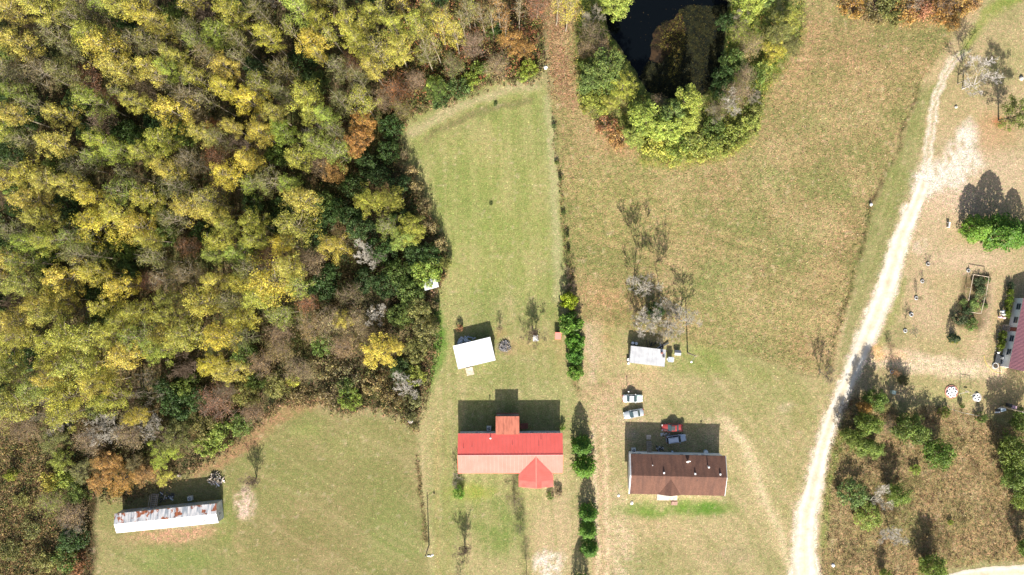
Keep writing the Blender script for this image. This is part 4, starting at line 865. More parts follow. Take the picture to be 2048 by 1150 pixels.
# brush lot
gb = 'trees of the brush lot'
for kind, x, y, r, c, h, lb in [('lot', 1752, 800, 23, LG, 7.0, 'green tree at the north tip of the brush lot nearest the road'), ('lot', 1738, 848, 28, LG, 7.0, 'green tree directly south of the northernmost tree in the brush lot'), ('lot', 1700, 872, 18, LG, 5, 'green tree at the road edge of the brush lot, small and dark'),
 ('lot', 1724, 892, 24, LH, 5.5, 'bright green low tree at the road side of the brush lot'), ('lot', 1748, 900, 20, LH, 4.5, 'small green tree east of the bright low one in the brush lot'), ('lot', 1825, 858, 35, LG, 8.8, 'largest dark green tree in the north of the brush lot'), ('lot', 1880, 908, 33, (104, 130, 50), 7.5, 'second-largest green tree southeast of the largest in the brush lot'),
 ('round', 1765, 812, 14, OL, 4, 'olive bushy tree beside the northernmost green tree of the brush lot'), ('vine', 1710, 990, 32, VG, 5, 'wide olive green tree west of the big leafless one in the brush lot'), ('lot', 1797, 990, 24, LG, 6.5, 'dark green tree east of the big leafless one in the brush lot'), ('vine', 1740, 1035, 30, GY, 3.5, 'spreading green bush south of the big leafless tree in the brush lot'),
 ('bareg', 1740, 1003, 42, BR, 7.5, 'big grey leafless tree in the west of the brush lot'), ('bareg', 1790, 1060, 36, BR, 5, 'pale leafless tree southeast of the big grey one in the brush lot'), ('lot', 1868, 1140, 30, LH, 6.5, 'green tree at the bottom of the brush lot beside the southeast road'), ('lot', 1772, 1150, 12, LH, 3.5, 'small green tree at the bottom edge of the brush lot'),
 ('lot', 2035, 905, 36, LG, 9, 'tall dark green tree at the right edge of the brush lot, uppermost'), ('lot', 2040, 955, 34, LG, 8, 'dark green tree at the right edge of the brush lot, middle'), ('lot', 2056, 1000, 26, LH, 6, 'green tree at the right edge of the brush lot, lowest'), ('lot', 2054, 842, 30, LG, 7, 'dark green tree cut by the right edge below the yard bins'),
 ('bush', 1902, 1045, 6, GY, 1.2, 'tiny bright green bush alone in the middle of the brush lot'), ('bush', 1832, 940, 12, GY, 1.8, 'low light green bush southwest of the second-largest brush-lot tree'), ('sparse', 1786, 850, 24, BR, 3.5, 'brown twiggy bush between the dark trees of the brush lot'), ('bush', 1890, 825, 13, VG, 2.2, 'small green bush at the north edge of the brush lot'),
 ('bush', 1965, 835, 12, VG, 2.4, 'small green bush at the north edge of the brush lot near the yard bins'), ('bush', 1925, 812, 6, VG, 1.8, 'little pair-topped bush below the swing frame'), ('lot', 2062, 1100, 24, LG, 7, 'dark evergreen cut by the right edge above the southeast road')]:
    one(kind, x, y, h, r, c, 'evergreen_tree' if kind == 'lot' else ('leafy_bush' if kind in ('bush', 'vine') else 'bare_tree'), lb, 'bush' if kind == 'bush' else 'tree', gb)
one('lot', 1730, 815, 6.5, 12, OR, 'broadleaf_tree', 'rusty orange tree at the road corner of the brush lot', 'tree', gb)
one('bush', 1945, 648, 2.2, 15, (120, 140, 70), 'leafy_bush', 'green bush at the southeast foot of the fenced garden bed', 'bush')
one('bush', 1922, 636, 2.4, 16, (84, 96, 60), 'leafy_bush', 'dark bush at the southwest foot of the fenced garden bed', 'bush')
one('bush', 1911, 680, 1.8, 9, (140, 140, 50), 'leafy_bush', 'small round yellow-green shrub south of the garden bed', 'shrub')
one('column', 0, 0, 3.4, 9, (70, 90, 50), 'evergreen_shrub', 'slim dark shrub northwest of the round yellow-green shrub', 'shrub', base=(1902, 676))
one('bush', 1809, 762, 2.2, 12, (112, 110, 70), 'leafy_bush', 'speckled brownish green bush south of the orange dirt patch', 'bush')
# ================================================================ GROUND COVER (uncountable)
def scatter(name, poly_, n, per, hmax, spread, leaf, cols, seed, d_in=-4, box=None, flat=0.7, pz=1.0, mod=None, stk=0, zmin=0.03):
    g = np.random.default_rng(seed)
    P = np.array(poly_); x0, x1, y0, y1 = box or (P[:, 0].min(), P[:, 0].max(), P[:, 1].min(), P[:, 1].max())
    q = np.stack([g.uniform(x0, x1, n), g.uniform(y0, y1, n)], 1)
    q = q[sdf_poly(q[:, 0], q[:, 1], P) < d_in]
    if mod is not None: q = q[mod(q[:, 0], q[:, 1], g)]
    if stk: q = q[:stk]
    k = len(q); h = hmax*g.random(k)**pz
    C_ = np.stack([(q[:, 0]-1024)/PXM, (575-q[:, 1])/PXM, h*0.6], 1)
    Pn, o, lt = lump_points(C_, spread*g.uniform(0.5, 1.3, k), per, seed+1, flat)
    Pn[:, 2] = np.maximum(Pn[:, 2], zmin)
    ci = g.integers(0, len(cols), k); cc = np.array([alb(c)*1.35 for c in cols])[ci]
    T_ = np.repeat(cc, per, 0)*lt
    V, F, T = leaf_quads(Pn, leaf, seed+2, 0.5, o*0.4)
    T = T*np.tile(T_, (4, 1))
    return tag(link(name, mesh_np(name, V, F, M['weed'], tint=np.clip(T, 0.002, 0.8))), kind='stuff')
nz = lambda c, s, t: (lambda x, y, g: vnoise(x, y, c, s)+g.uniform(-.5, .5, len(x)) > t)
scatter('undergrowth', FOREST, 17000, 10, 3.6, 1.0, 0.17, [(88, 78, 50), (66, 80, 42), (108, 94, 60), (74, 72, 42), (54, 72, 38), (120, 100, 66), (98, 104, 52)], 300, box=(-60, 900, -60, 1180), d_in=-9)
scatter('undergrowth', FOREST, 2600, 12, 2.4, 0.9, 0.16, [(150, 140, 76), (118, 128, 62), (170, 128, 84), (186, 120, 84)], 310, box=(780, 1095, -60, 240), d_in=-6)
scatter('dry_leaves', [(1085, -40), (1165, -40), (1150, 90), (1150, 200), (1100, 200), (1090, 90)], 900, 8, 0.1, 0.6, 0.11, [(180, 140, 102), (166, 124, 86), (190, 152, 110)], 320, d_in=0)
scatter('undergrowth', RIM, 2600, 14, 1.6, 0.8, 0.13, [(150, 152, 66), (128, 140, 62), (176, 176, 74), (170, 140, 84)], 330, d_in=3, mod=lambda x, y, g: sdf_poly(x, y, POND) > 4)
scatter('dead_weeds', BRUSH, 9000, 12, 0.34, 0.5, 0.085, [(190, 164, 118), (166, 138, 98), (202, 178, 132), (160, 152, 98), (132, 112, 78), (178, 150, 106)], 340, d_in=2, box=(1635, 2130, 780, 1170))
scatter('dead_weeds', BRUSH, 2200, 26, 1.1, 0.7, 0.09, [(108, 86, 60), (92, 80, 52), (100, 100, 56), (128, 96, 72)], 350, d_in=0, box=(1635, 2130, 780, 1170), mod=nz(30, 555, 0.30))
scatter('dead_weeds', LOWL, 4200, 12, 0.7, 0.6, 0.13, [(176, 148, 100), (150, 128, 84), (164, 158, 92), (190, 160, 110), (124, 122, 68)], 360, d_in=-2, box=(-20, 180, 820, 1170))
scatter('dead_weeds', [(a+b*k*0.5*s_, c_y) for s_, seq in ((-1, HEDL), (1, HEDL[::-1])) for a, c_y, b, k in [(p[0], p[1], p[2], 1.0) for p in seq]], 1100, 9, 0.4, 0.3, 0.09, [(150, 122, 84), (120, 128, 66), (96, 104, 56), (172, 132, 96)], 370, d_in=1)
scatter('dead_weeds', [(p[0]-5, p[1]) for p in DITCH]+[(p[0]+5, p[1]) for p in DITCH[::-1]], 1500, 6, 0.35, 0.3, 0.10, [(140, 116, 80), (168, 142, 96), (120, 122, 68), (100, 84, 58)], 380, d_in=2)
fl_ = [(831, 912), (836, 950), (843, 1020), (850, 1084), (857, 1084), (848, 1020), (842, 950), (836, 912)]
scatter('dead_weeds', fl_, 520, 7, 0.4, 0.3, 0.08, [(130, 104, 72), (110, 96, 62), (150, 124, 84)], 390, d_in=1)
scatter('straw_tufts', RIGHTF, 12000, 4, 0.14, 0.22, 0.10, [(206, 172, 128), (188, 152, 110), (170, 162, 98), (220, 182, 140), (150, 146, 88)], 400, d_in=0, box=(1090, 1900, -20, 760), mod=lambda x, y, g: (sdf_poly(x, y, RIM) > 0) & ((y < 330+g.uniform(-60, 60, len(x))) | (x > 1500) | (g.random(len(x)) < 0.35)))
wd = scatter('pond_weed_leaves', MAT1, 5200, 6, 0.12, 0.5, 0.10, [(70, 66, 36), (36, 40, 24), (52, 54, 30), (28, 30, 22), (92, 84, 40), (44, 40, 26)], 405, d_in=0, flat=0.15, zmin=0.0)
wd.location.z = -0.44
wd = scatter('pond_weed_leaves', [(1318, 92), (1326, 62), (1345, 40), (1362, 22), (1374, 60), (1364, 120), (1350, 175), (1336, 150), (1340, 108)], 700, 7, 0.15, 0.4, 0.10, [(150, 138, 60), (128, 110, 50), (110, 104, 48)], 406, d_in=0, flat=0.2, zmin=0.0)
wd.location.z = -0.42
scatter('grass_tufts', [(848, 600), (868, 680), (850, 770), (862, 770), (885, 690), (880, 600)], 900, 8, 0.2, 0.25, 0.09, [(110, 146, 58), (128, 156, 70)], 410, d_in=0)
EDGEP = [p for p in FOREST if 180 < p[0] < 1095 and p[1] > 100 and p[1] < 1000]
def band(P_, w_): return [(x, y) for x, y in P_]
def near_edge(x, y, g): return np.abs(dist_line(x, y, EDGEP)) < g.uniform(3, 17, len(x))
scatter('undergrowth', [(150, 100), (1120, 100), (1120, 1020), (150, 1020)], 46000, 12, 1.5, 0.55, 0.14, [(150, 118, 84), (120, 106, 68), (134, 132, 76), (92, 90, 54), (176, 140, 104)], 420, mod=near_edge)

# ================================================================ BUILDINGS
mred = mat('red_metal', (255, 112, 98), 0.5, col2=(250, 98, 88), scale=0.8, lit=True)
mred = mat('red_roof_metal', (0.88, 0.185, 0.152), 0.75, lit=False, col2=(0.83, 0.165, 0.132), scale=0.5, spec=0.10)
mredlit = mat('lit_tone_red_metal', (0.80, 0.24, 0.19), 0.6, lit=False, col2=(0.74, 0.19, 0.15), scale=0.7, spec=0.25)  # paler red: sunlit tone of the roofing put into the colour
mredo = mat('porch_roof_metal', (0.62, 0.22, 0.14), 0.6, lit=False, col2=(0.36, 0.12, 0.075), scale=1.6, spec=0.3, stretch=(1.6, 0.25, 1), thr=(0.45, 0.75))
mwhite = mat('white_paint', (0.78, 0.78, 0.77), 0.6, lit=False, scale=1.2, var=0.12)
mwhitem = mat('white_roof_metal', (0.76, 0.77, 0.78), 0.45, lit=False, scale=0.7, var=0.10)
mgrey = mat('grey_siding', (0.46, 0.47, 0.48), 0.7, lit=False, scale=1.5, var=0.2)
mdark = mat('dark_trim', (0.05, 0.05, 0.05), 0.6, lit=False)
mglass = mat('window_glass', (0.03, 0.045, 0.06), 0.08, lit=False, var=0.3, scale=0.5, spec=0.8)
mwood = mat('weathered_wood', (0.34, 0.28, 0.21), 0.85, lit=False, scale=2, var=0.5, stretch=(1, 6, 1))
mwoodl = mat('pale_wood', (0.52, 0.42, 0.32), 0.85, lit=False, scale=2, var=0.35)
mwoodr = mat('red_stained_wood', (0.24, 0.075, 0.05), 0.8, lit=False, scale=2, var=0.3)
mconc = mat('concrete', (0.42, 0.39, 0.34), 0.9, lit=False, scale=2, var=0.25)
mbrick = mat('brick_step', (0.34, 0.22, 0.17), 0.9, lit=False, scale=8, var=0.4)
msteel = mat('galvanised_steel', (0.5, 0.51, 0.52), 0.35, 0.7, lit=False, scale=3)
mac = mat('unit_casing', (0.62, 0.62, 0.58), 0.5, lit=False, scale=2)

def rib_panel(p00, p10, p11, p01, ribs=3, rh=0.05, t=0.02):
    """ridge edge p00-p10, eave edge p01-p11; ribs run down the slope"""
    p00, p10, p11, p01 = map(Vector, (p00, p10, p11, p01))
    nrm = (p10-p00).cross(p01-p00)
    if nrm.length < 1e-6: nrm = (p11-p01).cross(p01-p00)
    nrm.normalize()
    if nrm.z < 0: nrm = -nrm
    us = [(0, 0)]
    for k in range(ribs):
        c = (k+0.5)/ribs; us += [(c-0.055, 0), (c-0.03, rh), (c+0.03, rh), (c+0.055, 0)]
    us += [(1, 0)]
    V = []
    for u, h in us:
        V += [p00.lerp(p10, u)+nrm*h, p01.lerp(p11, u)+nrm*h]
    n = len(us); F = [(2*i, 2*i+1, 2*i+3, 2*i+2) for i in range(n-1)]
    for u, h in us: V += [p00.lerp(p10, u)-nrm*t, p01.lerp(p11, u)-nrm*t]
    F += [(2*n+2*i, 2*n+2*i+2, 2*n+2*i+3, 2*n+2*i+1) for i in range(n-1)]
    F += [(2*i+1, 2*n+2*i+1, 2*n+2*i+3, 2*i+3) for i in range(n-1)]+[(2*i, 2*i+2, 2*n+2*i+2, 2*n+2*i) for i in range(n-1)]
    F += [(0, 2*n, 2*n+1, 1), (2*n-2, 2*n-1, 4*n-1, 4*n-2)]
    return V, F
def panels(parent, p00, p10, p11, p01, n, m, name='roof_panel', ribs=3, gap=0.02, rh=0.055):
    p00, p10, p11, p01 = map(Vector, (p00, p10, p11, p01)); out = []
    par = abs(((p10-p00)-(p11-p01)).length) < 1e-3; me = None
    for i in range(n):
        a, b = i/n+gap/2/n, (i+1)/n-gap/2/n
        if par and me is not None:
            o = link(name, me, parent); o.location = (p10-p00)*(i/n)
        else:
            V, F = rib_panel(p00.lerp(p10, a), p00.lerp(p10, b), p01.lerp(p11, b), p01.lerp(p11, a), ribs, rh)
            o = MB().add(V, F).build(name, m, parent); me = o.data if par else None
        out.append(o)
    return out
def window(parent, x, y, z, w_, h_, ny_, m_frame=None, nx_=0):
    """window on a wall facing (nx_,ny_)"""
    f = MB(); th = 0.06
    def bx(cx, cz, dw, dh, off, dep):
        if ny_: f_.box((x+cx, y+ny_*off, z+cz), (dw, dep, dh))
        else: f_.box((x+nx_*off, y+cx, z+cz), (dep, dw, dh))
    f_ = f
    for s in (-1, 1):
        bx(s*(w_/2-th/2), 0, th, h_, 0.03, 0.06); bx(0, s*(h_/2-th/2), w_-2*th, th, 0.03, 0.06)
    bx(0, 0, w_-2*th, 0.04, 0.03, 0.05)
    fr = f.build('window', m_frame or mwhite, parent)
    f_ = MB(); bx(0, h_/4-.02, w_-2*th, h_/2-th-.03, 0.012, 0.02); f_.build('pane', mglass, fr)
    f_ = MB(); bx(0, -h_/4+.02, w_-2*th, h_/2-th-.03, 0.012, 0.02); f_.build('pane', mglass, fr)
def door(parent, x, y, z, ny_, w_=0.95, h_=2.05, m=None, nx_=0):
    b = MB()
    if ny_: b.box((x, y+ny_*0.02, z+h_/2), (w_, 0.06, h_))
    else: b.box((x+nx_*0.02, y, z+h_/2), (0.06, w_, h_))
    d = b.build('door', m or mwhite, parent)
    k = MB()
    if ny_: k.tube((x+w_*.38, y+ny_*.04, z+1), (x+w_*.38, y+ny_*.11, z+1), .03, .035, 8)
    else: k.tube((x+nx_*.04, y+w_*.38, z+1), (x+nx_*.11, y+w_*.38, z+1), .03, .035, 8)
    k.build('handle', msteel, d)
def frame_of(nw, ne, se, sw, z):
    a, b, c, d = (G(p[0], p[1], z) for p in (nw, ne, se, sw))
    cen = (a+b+c+d)/4; u = ((b-a)+(c-d))/2; rz = math.atan2(u.y, u.x)
    return cen, rz, u.length, (((a-d)+(b-c))/2).length
def gable_walls(parent, L, W, ze, zr, m, ov=0.3, z0=0.0, skirt=None):
    l, w2 = L/2-ov, W/2-ov; zt = ze-0.10
    zw = ze+(zr-ze)*(ov/(W/2))-0.12; zg = zr-0.16; b = MB()
    vs = [(-l, -w2, z0), (l, -w2, z0), (l, w2, z0), (-l, w2, z0), (-l, -w2, zw), (l, -w2, zw), (l, w2, zw), (-l, w2, zw), (-l, 0, zg), (l, 0, zg)]
    b.add(vs, [(0, 1, 5, 4), (2, 3, 7, 6), (1, 2, 6, 9, 5), (3, 0, 4, 8, 7), (3, 2, 1, 0), (4, 5, 9, 8), (6, 7, 8, 9)])
    return b.build('wall', m, parent)

# ---- red-roofed house
cen, rz, L, W = frame_of((916, 867), (1125.3, 866), (1125.3, 946), (916, 947), 4.1)
W = G(0, 866.5, 4.1).y-G(0, 946.5, 4.1).y
rh = empty('red_roofed_house', (cen.x, cen.y, 0), 'long low house with a bright red metal roof and a front gable', 'house', rz=0.004)
ze, zr = 4.1, 5.75
gable_walls(rh, L, W, ze, zr, mgrey)
hl, hw = L/2, W/2
panels(rh, (-hl, 0, zr), (hl, 0, zr), (hl, hw, ze), (-hl, hw, ze), 26, mred)
panels(rh, (-hl, 0, zr), (hl, 0, zr), (hl, -hw, ze), (-hl, -hw, ze), 26, mred)
rc = MB(); rc.add([(-hl, 0.16, zr-0.015), (hl, 0.16, zr-0.015), (hl, 0, zr+0.07), (-hl, 0, zr+0.07), (-hl, -0.16, zr-0.015), (hl, -0.16, zr-0.015)], [(0, 3, 2, 1), (3, 4, 5, 2)])
rc.build('ridge_cap', mat('ridge_cap_red', (0.40, 0.05, 0.045), 0.5, lit=False), rh)
b = MB()
for s in (-1, 1): b.beam((-hl, s*(hw-.02), ze-.10), (hl, s*(hw-.02), ze-.10), 0.05, 0.14)
b.build('fascia', mwhite, rh)
toL = lambda x, y, z=0.0: (G(x, y, z)-Vector((cen.x, cen.y, 0)))
# front gable: ridge runs south from the main slope
gx = toL(1072.5, 0, 5.6).x; gxe = toL(1106.2, 0, 4.1).x; gxw = toL(1037.2, 0, 4.1).x; gy = toL(0, 974, 4.15).y
zgr = 5.55; sl_ = (zr-ze)/hw; half = (gxe-gxw)/2; gx = (gxe+gxw)/2; ya = -(zr-zgr)/sl_
zge = zgr-half*0.40; yv = -(zr-zge)/sl_
lift = 0.07
rows = 14; y_ = ya; yy = [ya+(gy-ya)*i/rows for i in range(rows+1)]
for s in (-1, 1):
    for i in range(rows):
        a, b2 = yy[i]-.006, yy[i+1]+.006
        def ox(y): return half*min(1.0, max(0.02, (y-ya)/(yv-ya)))
        def pt(y, q): return Vector((gx+s*q, y, zgr-q*0.40+lift*0.6))
        lit_tone = i >= rows-3 and not (s == 1 and False)  # front rows painted paler, standing in for sun beside shade
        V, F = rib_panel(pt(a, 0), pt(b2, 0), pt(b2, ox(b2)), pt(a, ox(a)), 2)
        if lit_tone:
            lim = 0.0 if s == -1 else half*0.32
            if lim:
                V1, F1 = rib_panel(pt(a, 0), pt(b2, 0), pt(b2, lim-.01), pt(a, lim-.01), 2); MB().add(V1, F1).build('roof_panel', mred, rh)
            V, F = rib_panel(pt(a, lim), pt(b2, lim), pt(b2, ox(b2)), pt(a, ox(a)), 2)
            o = MB().add(V, F).build('roof_panel', mredlit, rh); o['label'] = 'pink strip of roofing with sunlit tone painted in at the front of the gable'
        else: MB().add(V, F).build('roof_panel', mred, rh)
rc = MB(); rc.add([(gx-.13, ya, zgr+.045-.03), (gx, ya, zgr+.10), (gx+.13, ya, zgr+.045-.03), (gx-.13, gy-.04, zgr+.045-.03), (gx, gy-.04, zgr+.10), (gx+.13, gy-.04, zgr+.045-.03)], [(0, 1, 4, 3), (1, 2, 5, 4)])
rc.build('ridge_cap', mredlit, rh)
# gable walls and porch opening
b = MB(); i_ = 0.25
b.add([(gx-half+i_, gy+i_, 0), (gx+half-i_, gy+i_, 0), (gx+half-i_, gy+i_, zge+.02), (gx, gy+i_, zgr-.12), (gx-half+i_, gy+i_, zge+.02), (gx-half+i_, -hw+.3, 0), (gx+half-i_, -hw+.3, 0), (gx+half-i_, -hw+.3, zge+.02), (gx, -hw+.3, zgr-.12), (gx-half+i_, -hw+.3, zge+.02)],
      [(0, 1, 2, 3, 4), (1, 6, 7, 2), (5, 0, 4, 9), (2, 7, 8, 3), (3, 8, 9, 4)])
b.build('wall', mgrey, rh)
window(rh, gx, gy+i_, 2.3, 1.8, 1.3, -1)
for wx_ in (-10.2, -7.0, -3.4, 0.6, 11.0-hl*0+-.6): 
    if abs(wx_-gx) > half+.6: window(rh, wx_, -hw+.3, 2.4, 1.1, 1.2, -1)
for wx_ in (-10.9, -7.8, -5.4, 5.0, 8.6): window(rh, wx_, hw-.3, 2.5, 1.0, 1.2, 1)
# back porch
x0, x1 = toL(991.6, 0, 3.5).x, toL(1038.8, 0, 3.5).x; yn = toL(0, 832.5, 3.35).y
panels(rh, (x0, hw-.25, 4.28), (x1, hw-.25, 4.28), (x1, yn, 3.4), (x0, yn, 3.4), 6, mredo, 'porch_roof_panel')
b = MB(); b.box(((x0+x1)/2, (yn+.7+hw)/2, 0.9), (x1-x0-.3, yn-.4-hw, 0.14)); b.build('porch_deck', mwood, rh)
b = MB()
for px__ in (x0+.2, (x0+x1)/2, x1-.2): b.box((px__, yn-.12, 1.66), (.1, .1, 3.32))
b.build('porch_post', mwood, rh)
b = MB(); b.beam((x0+.1, yn+.35, 1.9), (x1-.1, yn+.35, 1.9), .1, .08); b.beam((x0+.1, yn+.35, 1.1), (x1-.1, yn+.35, 1.1), .06, .06)
for k in range(16): b.box((x0+.15+k*(x1-x0-.3)/15, yn+.35, 1.45), (.05, .05, .9))
b.build('porch_railing', mwoodr, rh)
bs = toL(1040, 856).x
for k in range(5): MB().box((bs+.28+k*.36, toL(0, 851.5).y+.0, 0.86-k*.17), (.34, 1.25, .06)).build('step', mwoodr, rh)
b = MB(); b.beam((bs, toL(0, 851.5).y-.62, .8), (bs+1.9, toL(0, 851.5).y-.62, .1), .05, .2); b.beam((bs, toL(0, 851.5).y+.62, .8), (bs+1.9, toL(0, 851.5).y+.62, .1), .05, .2); b.build('step_stringer', mwoodr, rh)
# chimney flue, vents
p = toL(981, 876, 5.2); z_ = zr-abs(p.y)*sl_
b = MB().tube((p.x, p.y, z_-.1), (p.x, p.y, z_+.75), .11, .11, 12); b.tube((p.x, p.y, z_+.80), (p.x, p.y, z_+.95), .24, .14, 12); b.build('chimney_flue', mwhite, rh, True)
for a, c in ((927, 895), (944, 892), (1082.5, 879), (1078, 891), (1025, 889)):
    p = toL(a, c, 5.2); z_ = zr-abs(p.y)*sl_
    MB().tube((p.x, p.y, z_-.05), (p.x, p.y, z_+.22), .06, .06, 8).build('vent_pipe', mdark, rh)

def ac_unit(px__, py__, s=0.95, label='', rz=0.0):
    e = empty('air_conditioner', G(px__, py__), label, 'air conditioner', rz=rz)
    MB().box((0, 0, s*.42), (s, s, s*.8)).build('casing', mac, e)
    MB().lathe((0, 0, s*.825), [(s*.38, -.01), (s*.38, .012)], 18).build('fan_grille', mdark, e)
    MB().torus((0, 0, s*.845), s*.40, .03, 20, 5).build('fan_ring', mwhite, e)
    b = MB()
    for k in range(3): a = k*2.094; b.beam((0, 0, s*.85), (math.cos(a)*s*.34, math.sin(a)*s*.34, s*.85), s*.13, .015)
    b.build('fan_blades', msteel, e)
    MB().box((0, 0, .03), (s+.2, s+.2, .08)).build('pad', mconc, e)
    return e
ac_unit(978, 856, .95, 'square air conditioning unit behind the red-roofed house')
# post with a birdhouse north of the house (its shadow shows beyond the roof shadow)

# ---- brown shingled house
mshing, N, L_, P = new_mat('brown_shingles')
tc = N.new('ShaderNodeTexCoord'); br = N.new('ShaderNodeTexBrick'); br.inputs['Scale'].default_value = 1.0
br.inputs['Brick Width'].default_value = 0.32; br.inputs['Row Height'].default_value = 0.20; br.inputs['Mortar Size'].default_value = 0.012; br.inputs['Bias'].default_value = -0.1
br.inputs['Color1'].default_value = (0.165, 0.092, 0.070, 1); br.inputs['Color2'].default_value = (0.14, 0.076, 0.057, 1); br.inputs['Mortar'].default_value = (0.075, 0.04, 0.03, 1)
L_.new(tc.outputs['Object'], br.inputs['Vector'])
mp = N.new('ShaderNodeMapping'); mp.inputs['Scale'].default_value = (0.8, 0.13, 0.5); L_.new(tc.outputs['Object'], mp.inputs[0])
no = N.new('ShaderNodeTexNoise'); no.inputs['Scale'].default_value = 1.6; no.inputs['Detail'].default_value = 5; L_.new(mp.outputs[0], no.inputs['Vector'])
rp = N.new('ShaderNodeValToRGB'); rp.color_ramp.elements[0].position = .38; rp.color_ramp.elements[0].color = (.82, .82, .83, 1); rp.color_ramp.elements[1].position = .62; rp.color_ramp.elements[1].color = (1.1, 1.05, 1.0, 1)
L_.new(no.outputs[0], rp.inputs[0]); mx = N.new('ShaderNodeMix'); mx.data_type = 'RGBA'; mx.blend_type = 'MULTIPLY'; mx.inputs[0].default_value = 1
L_.new(br.outputs[0], mx.inputs[6]); L_.new(rp.outputs[0], mx.inputs[7]); L_.new(mx.outputs[2], P.inputs['Base Color']); P.inputs['Roughness'].default_value = .95; P.inputs['Specular IOR Level'].default_value = .1
bu = N.new('ShaderNodeBump'); bu.inputs['Distance'].default_value = .04; L_.new(br.outputs[1], bu.inputs['Height']); bu.invert = True; L_.new(bu.outputs[0], P.inputs['Normal'])

ze, zr = 3.9, 5.35
NWp, NEp, SEp, SWp = (1260.5, 907), (1450.8, 912), (1449.4, 991.5), (1258.5, 988)
cen2, rz2, L, W = frame_of(NWp, NEp, SEp, SWp, ze)
bh = empty('brown_roofed_house', (cen2.x, cen2.y, 0), 'pale-walled house with a brown shingle roof and small front porch', 'house', rz=rz2)
hl, hw = L/2, W/2; gable_walls(bh, L, W, ze, zr, mwhite)
sl_ = (zr-ze)/hw
for s in (1, -1):
    b = MB(); v = [(-hl, 0, zr), (hl, 0, zr), (hl, s*hw, ze), (-hl, s*hw, ze)]
    if s < 0: v = v[::-1]
    b.slab([Vector(q) for q in v[::-1]], .10); b.build('roof', mshing, bh)
for s in (-1, 1):
    b = MB()
    for q in (-1, 1): b.beam((s*(hl+.05), 0, zr-.03), (s*(hl+.05), q*hw, ze-.03), .12 if s > 0 else .30, .16)
    b.build('gable_trim', mgrey, bh)
inv2 = Matrix.Rotation(-rz2, 3, 'Z')
toB = lambda x, y, z=0.0: inv2 @ (G(x, y, z)-Vector((cen2.x, cen2.y, 0)))
# small front gable (valley lines meet below the ridge)
ap = toB(1342, 959, 5.2); bw = toB(1317, 987, ze).x; be = toB(1361, 989, ze).x; gxb = (bw+be)/2; hf = (be-bw)/2
zr2 = zr-abs(ap.y)*sl_-.0; kf = (zr2-ze)/hf
for s in (-1, 1):
    b = MB(); v = [Vector((gxb, ap.y, zr2+.03)), Vector((gxb, -hw-.02, zr2+.03)), Vector((gxb+s*hf, -hw-.02, ze+.03))]
    if s < 0: v = v[::-1]
    vv = v if (v[1]-v[0]).cross(v[2]-v[0]).z > 0 else v[::-1]
    b.slab(vv, .06); b.build('front_gable_roof', mshing, bh)
b = MB(); b.add([(gxb-hf, -hw+.05, ze-.1), (gxb+hf, -hw+.05, ze-.1), (gxb, -hw+.05, zr2-.04)], [(0, 1, 2)]); b.build('gable_face', mwhite, bh)
for i, t in enumerate(((1314.4, 1338), (1338.6, 1354.6))):
    a = toB(t[0], 988.5, 1.1); c = toB(t[1], 1001, 1.1); b = MB(); b.box(((a.x+c.x)/2, (a.y+c.y)/2, 1.0), (c.x-a.x, a.y-c.y, .12)); b.build('porch_slab', mconc if i == 0 else mwoodl, bh)
a = toB(1315, 988.5, 1.1); c = toB(1354, 1001, 1.1); b = MB(); b.box(((a.x+c.x)/2, (a.y+c.y)/2, .46), (c.x-a.x-.1, a.y-c.y-.1, .92)); b.build('porch_base', mbrick, bh)
for k in range(3):
    a = toB(1342, 1001.5+k*2.8); c = toB(1354, 1004.3+k*2.8); MB().box(((a.x+c.x)/2, (a.y+c.y)/2, (.72-k*.22)/2), (c.x-a.x, a.y-c.y, .72-k*.22)).build('step', mbrick, bh)
for a, c in ((1328.3, 946.3), (1390.8, 948.2), (1441, 949.2)):
    p = toB(a, c, 5.4); z_ = zr-abs(p.y)*sl_; MB().box((p.x, p.y, z_+.13), (.42, .42, .3), taper=.8).build('roof_vent', mwhite, bh)
p = toB(1305.8, 931.5, 5.2); z_ = zr-abs(p.y)*sl_; MB().tube((p.x, p.y, z_-.1), (p.x, p.y, z_+.4), .09, .09, 8).build('vent_pipe', mwhite, bh)
for a, c in ((1265.5, 933.5), (1290, 910.5), (1394, 961)):
    p = toB(a, c, 5.0); z_ = zr-abs(p.y)*sl_; MB().tube((p.x, p.y, z_-.1), (p.x, p.y, z_+.2), .07, .07, 8).build('vent_pipe', mdark, bh)
p = toB(1417, 933.5, 5.2); z_ = zr-abs(p.y)*sl_
b = MB().tube((p.x, p.y, z_-.1), (p.x, p.y, z_+.9), .13, .13, 12); b.tube((p.x, p.y, z_+.92), (p.x, p.y, z_+1.08), .26, .16, 12); b.build('chimney_flue', mwhite, bh, True)
p = toB(1377, 922.5, 5.0); z_ = zr-abs(p.y)*sl_
b = MB().tube((p.x, p.y, z_-.1), (p.x, p.y, z_+.55), .03, .03, 6)
ds = link('satellite_dish', b.mesh('satellite_dish', mwhite), bh)
b = MB(); prof = [(0, 0), (.2, .02), (.4, .08), (.5, .14)]; n = 16; vs = []; fs = []
rot = Matrix.Rotation(R(62), 3, 'X') @ Matrix.Rotation(R(10), 3, 'Y')
for r_, z2 in prof:
    for i in range(n): vs.append(rot @ Vector((r_*math.cos(i*6.2832/n)*1.1, r_*math.sin(i*6.2832/n), z2))+Vector((p.x, p.y, z_+.6)))
for k in range(3):
    for i in range(n): fs.append((k*n+i, k*n+(i+1) % n, (k+1)*n+(i+1) % n, (k+1)*n+i))
b.add(vs, fs); b.tube((p.x, p.y, z_+.55), (p.x-.1, p.y-.6, z_+.65), .02, .02, 5); b.build('reflector', mwhite, ds)
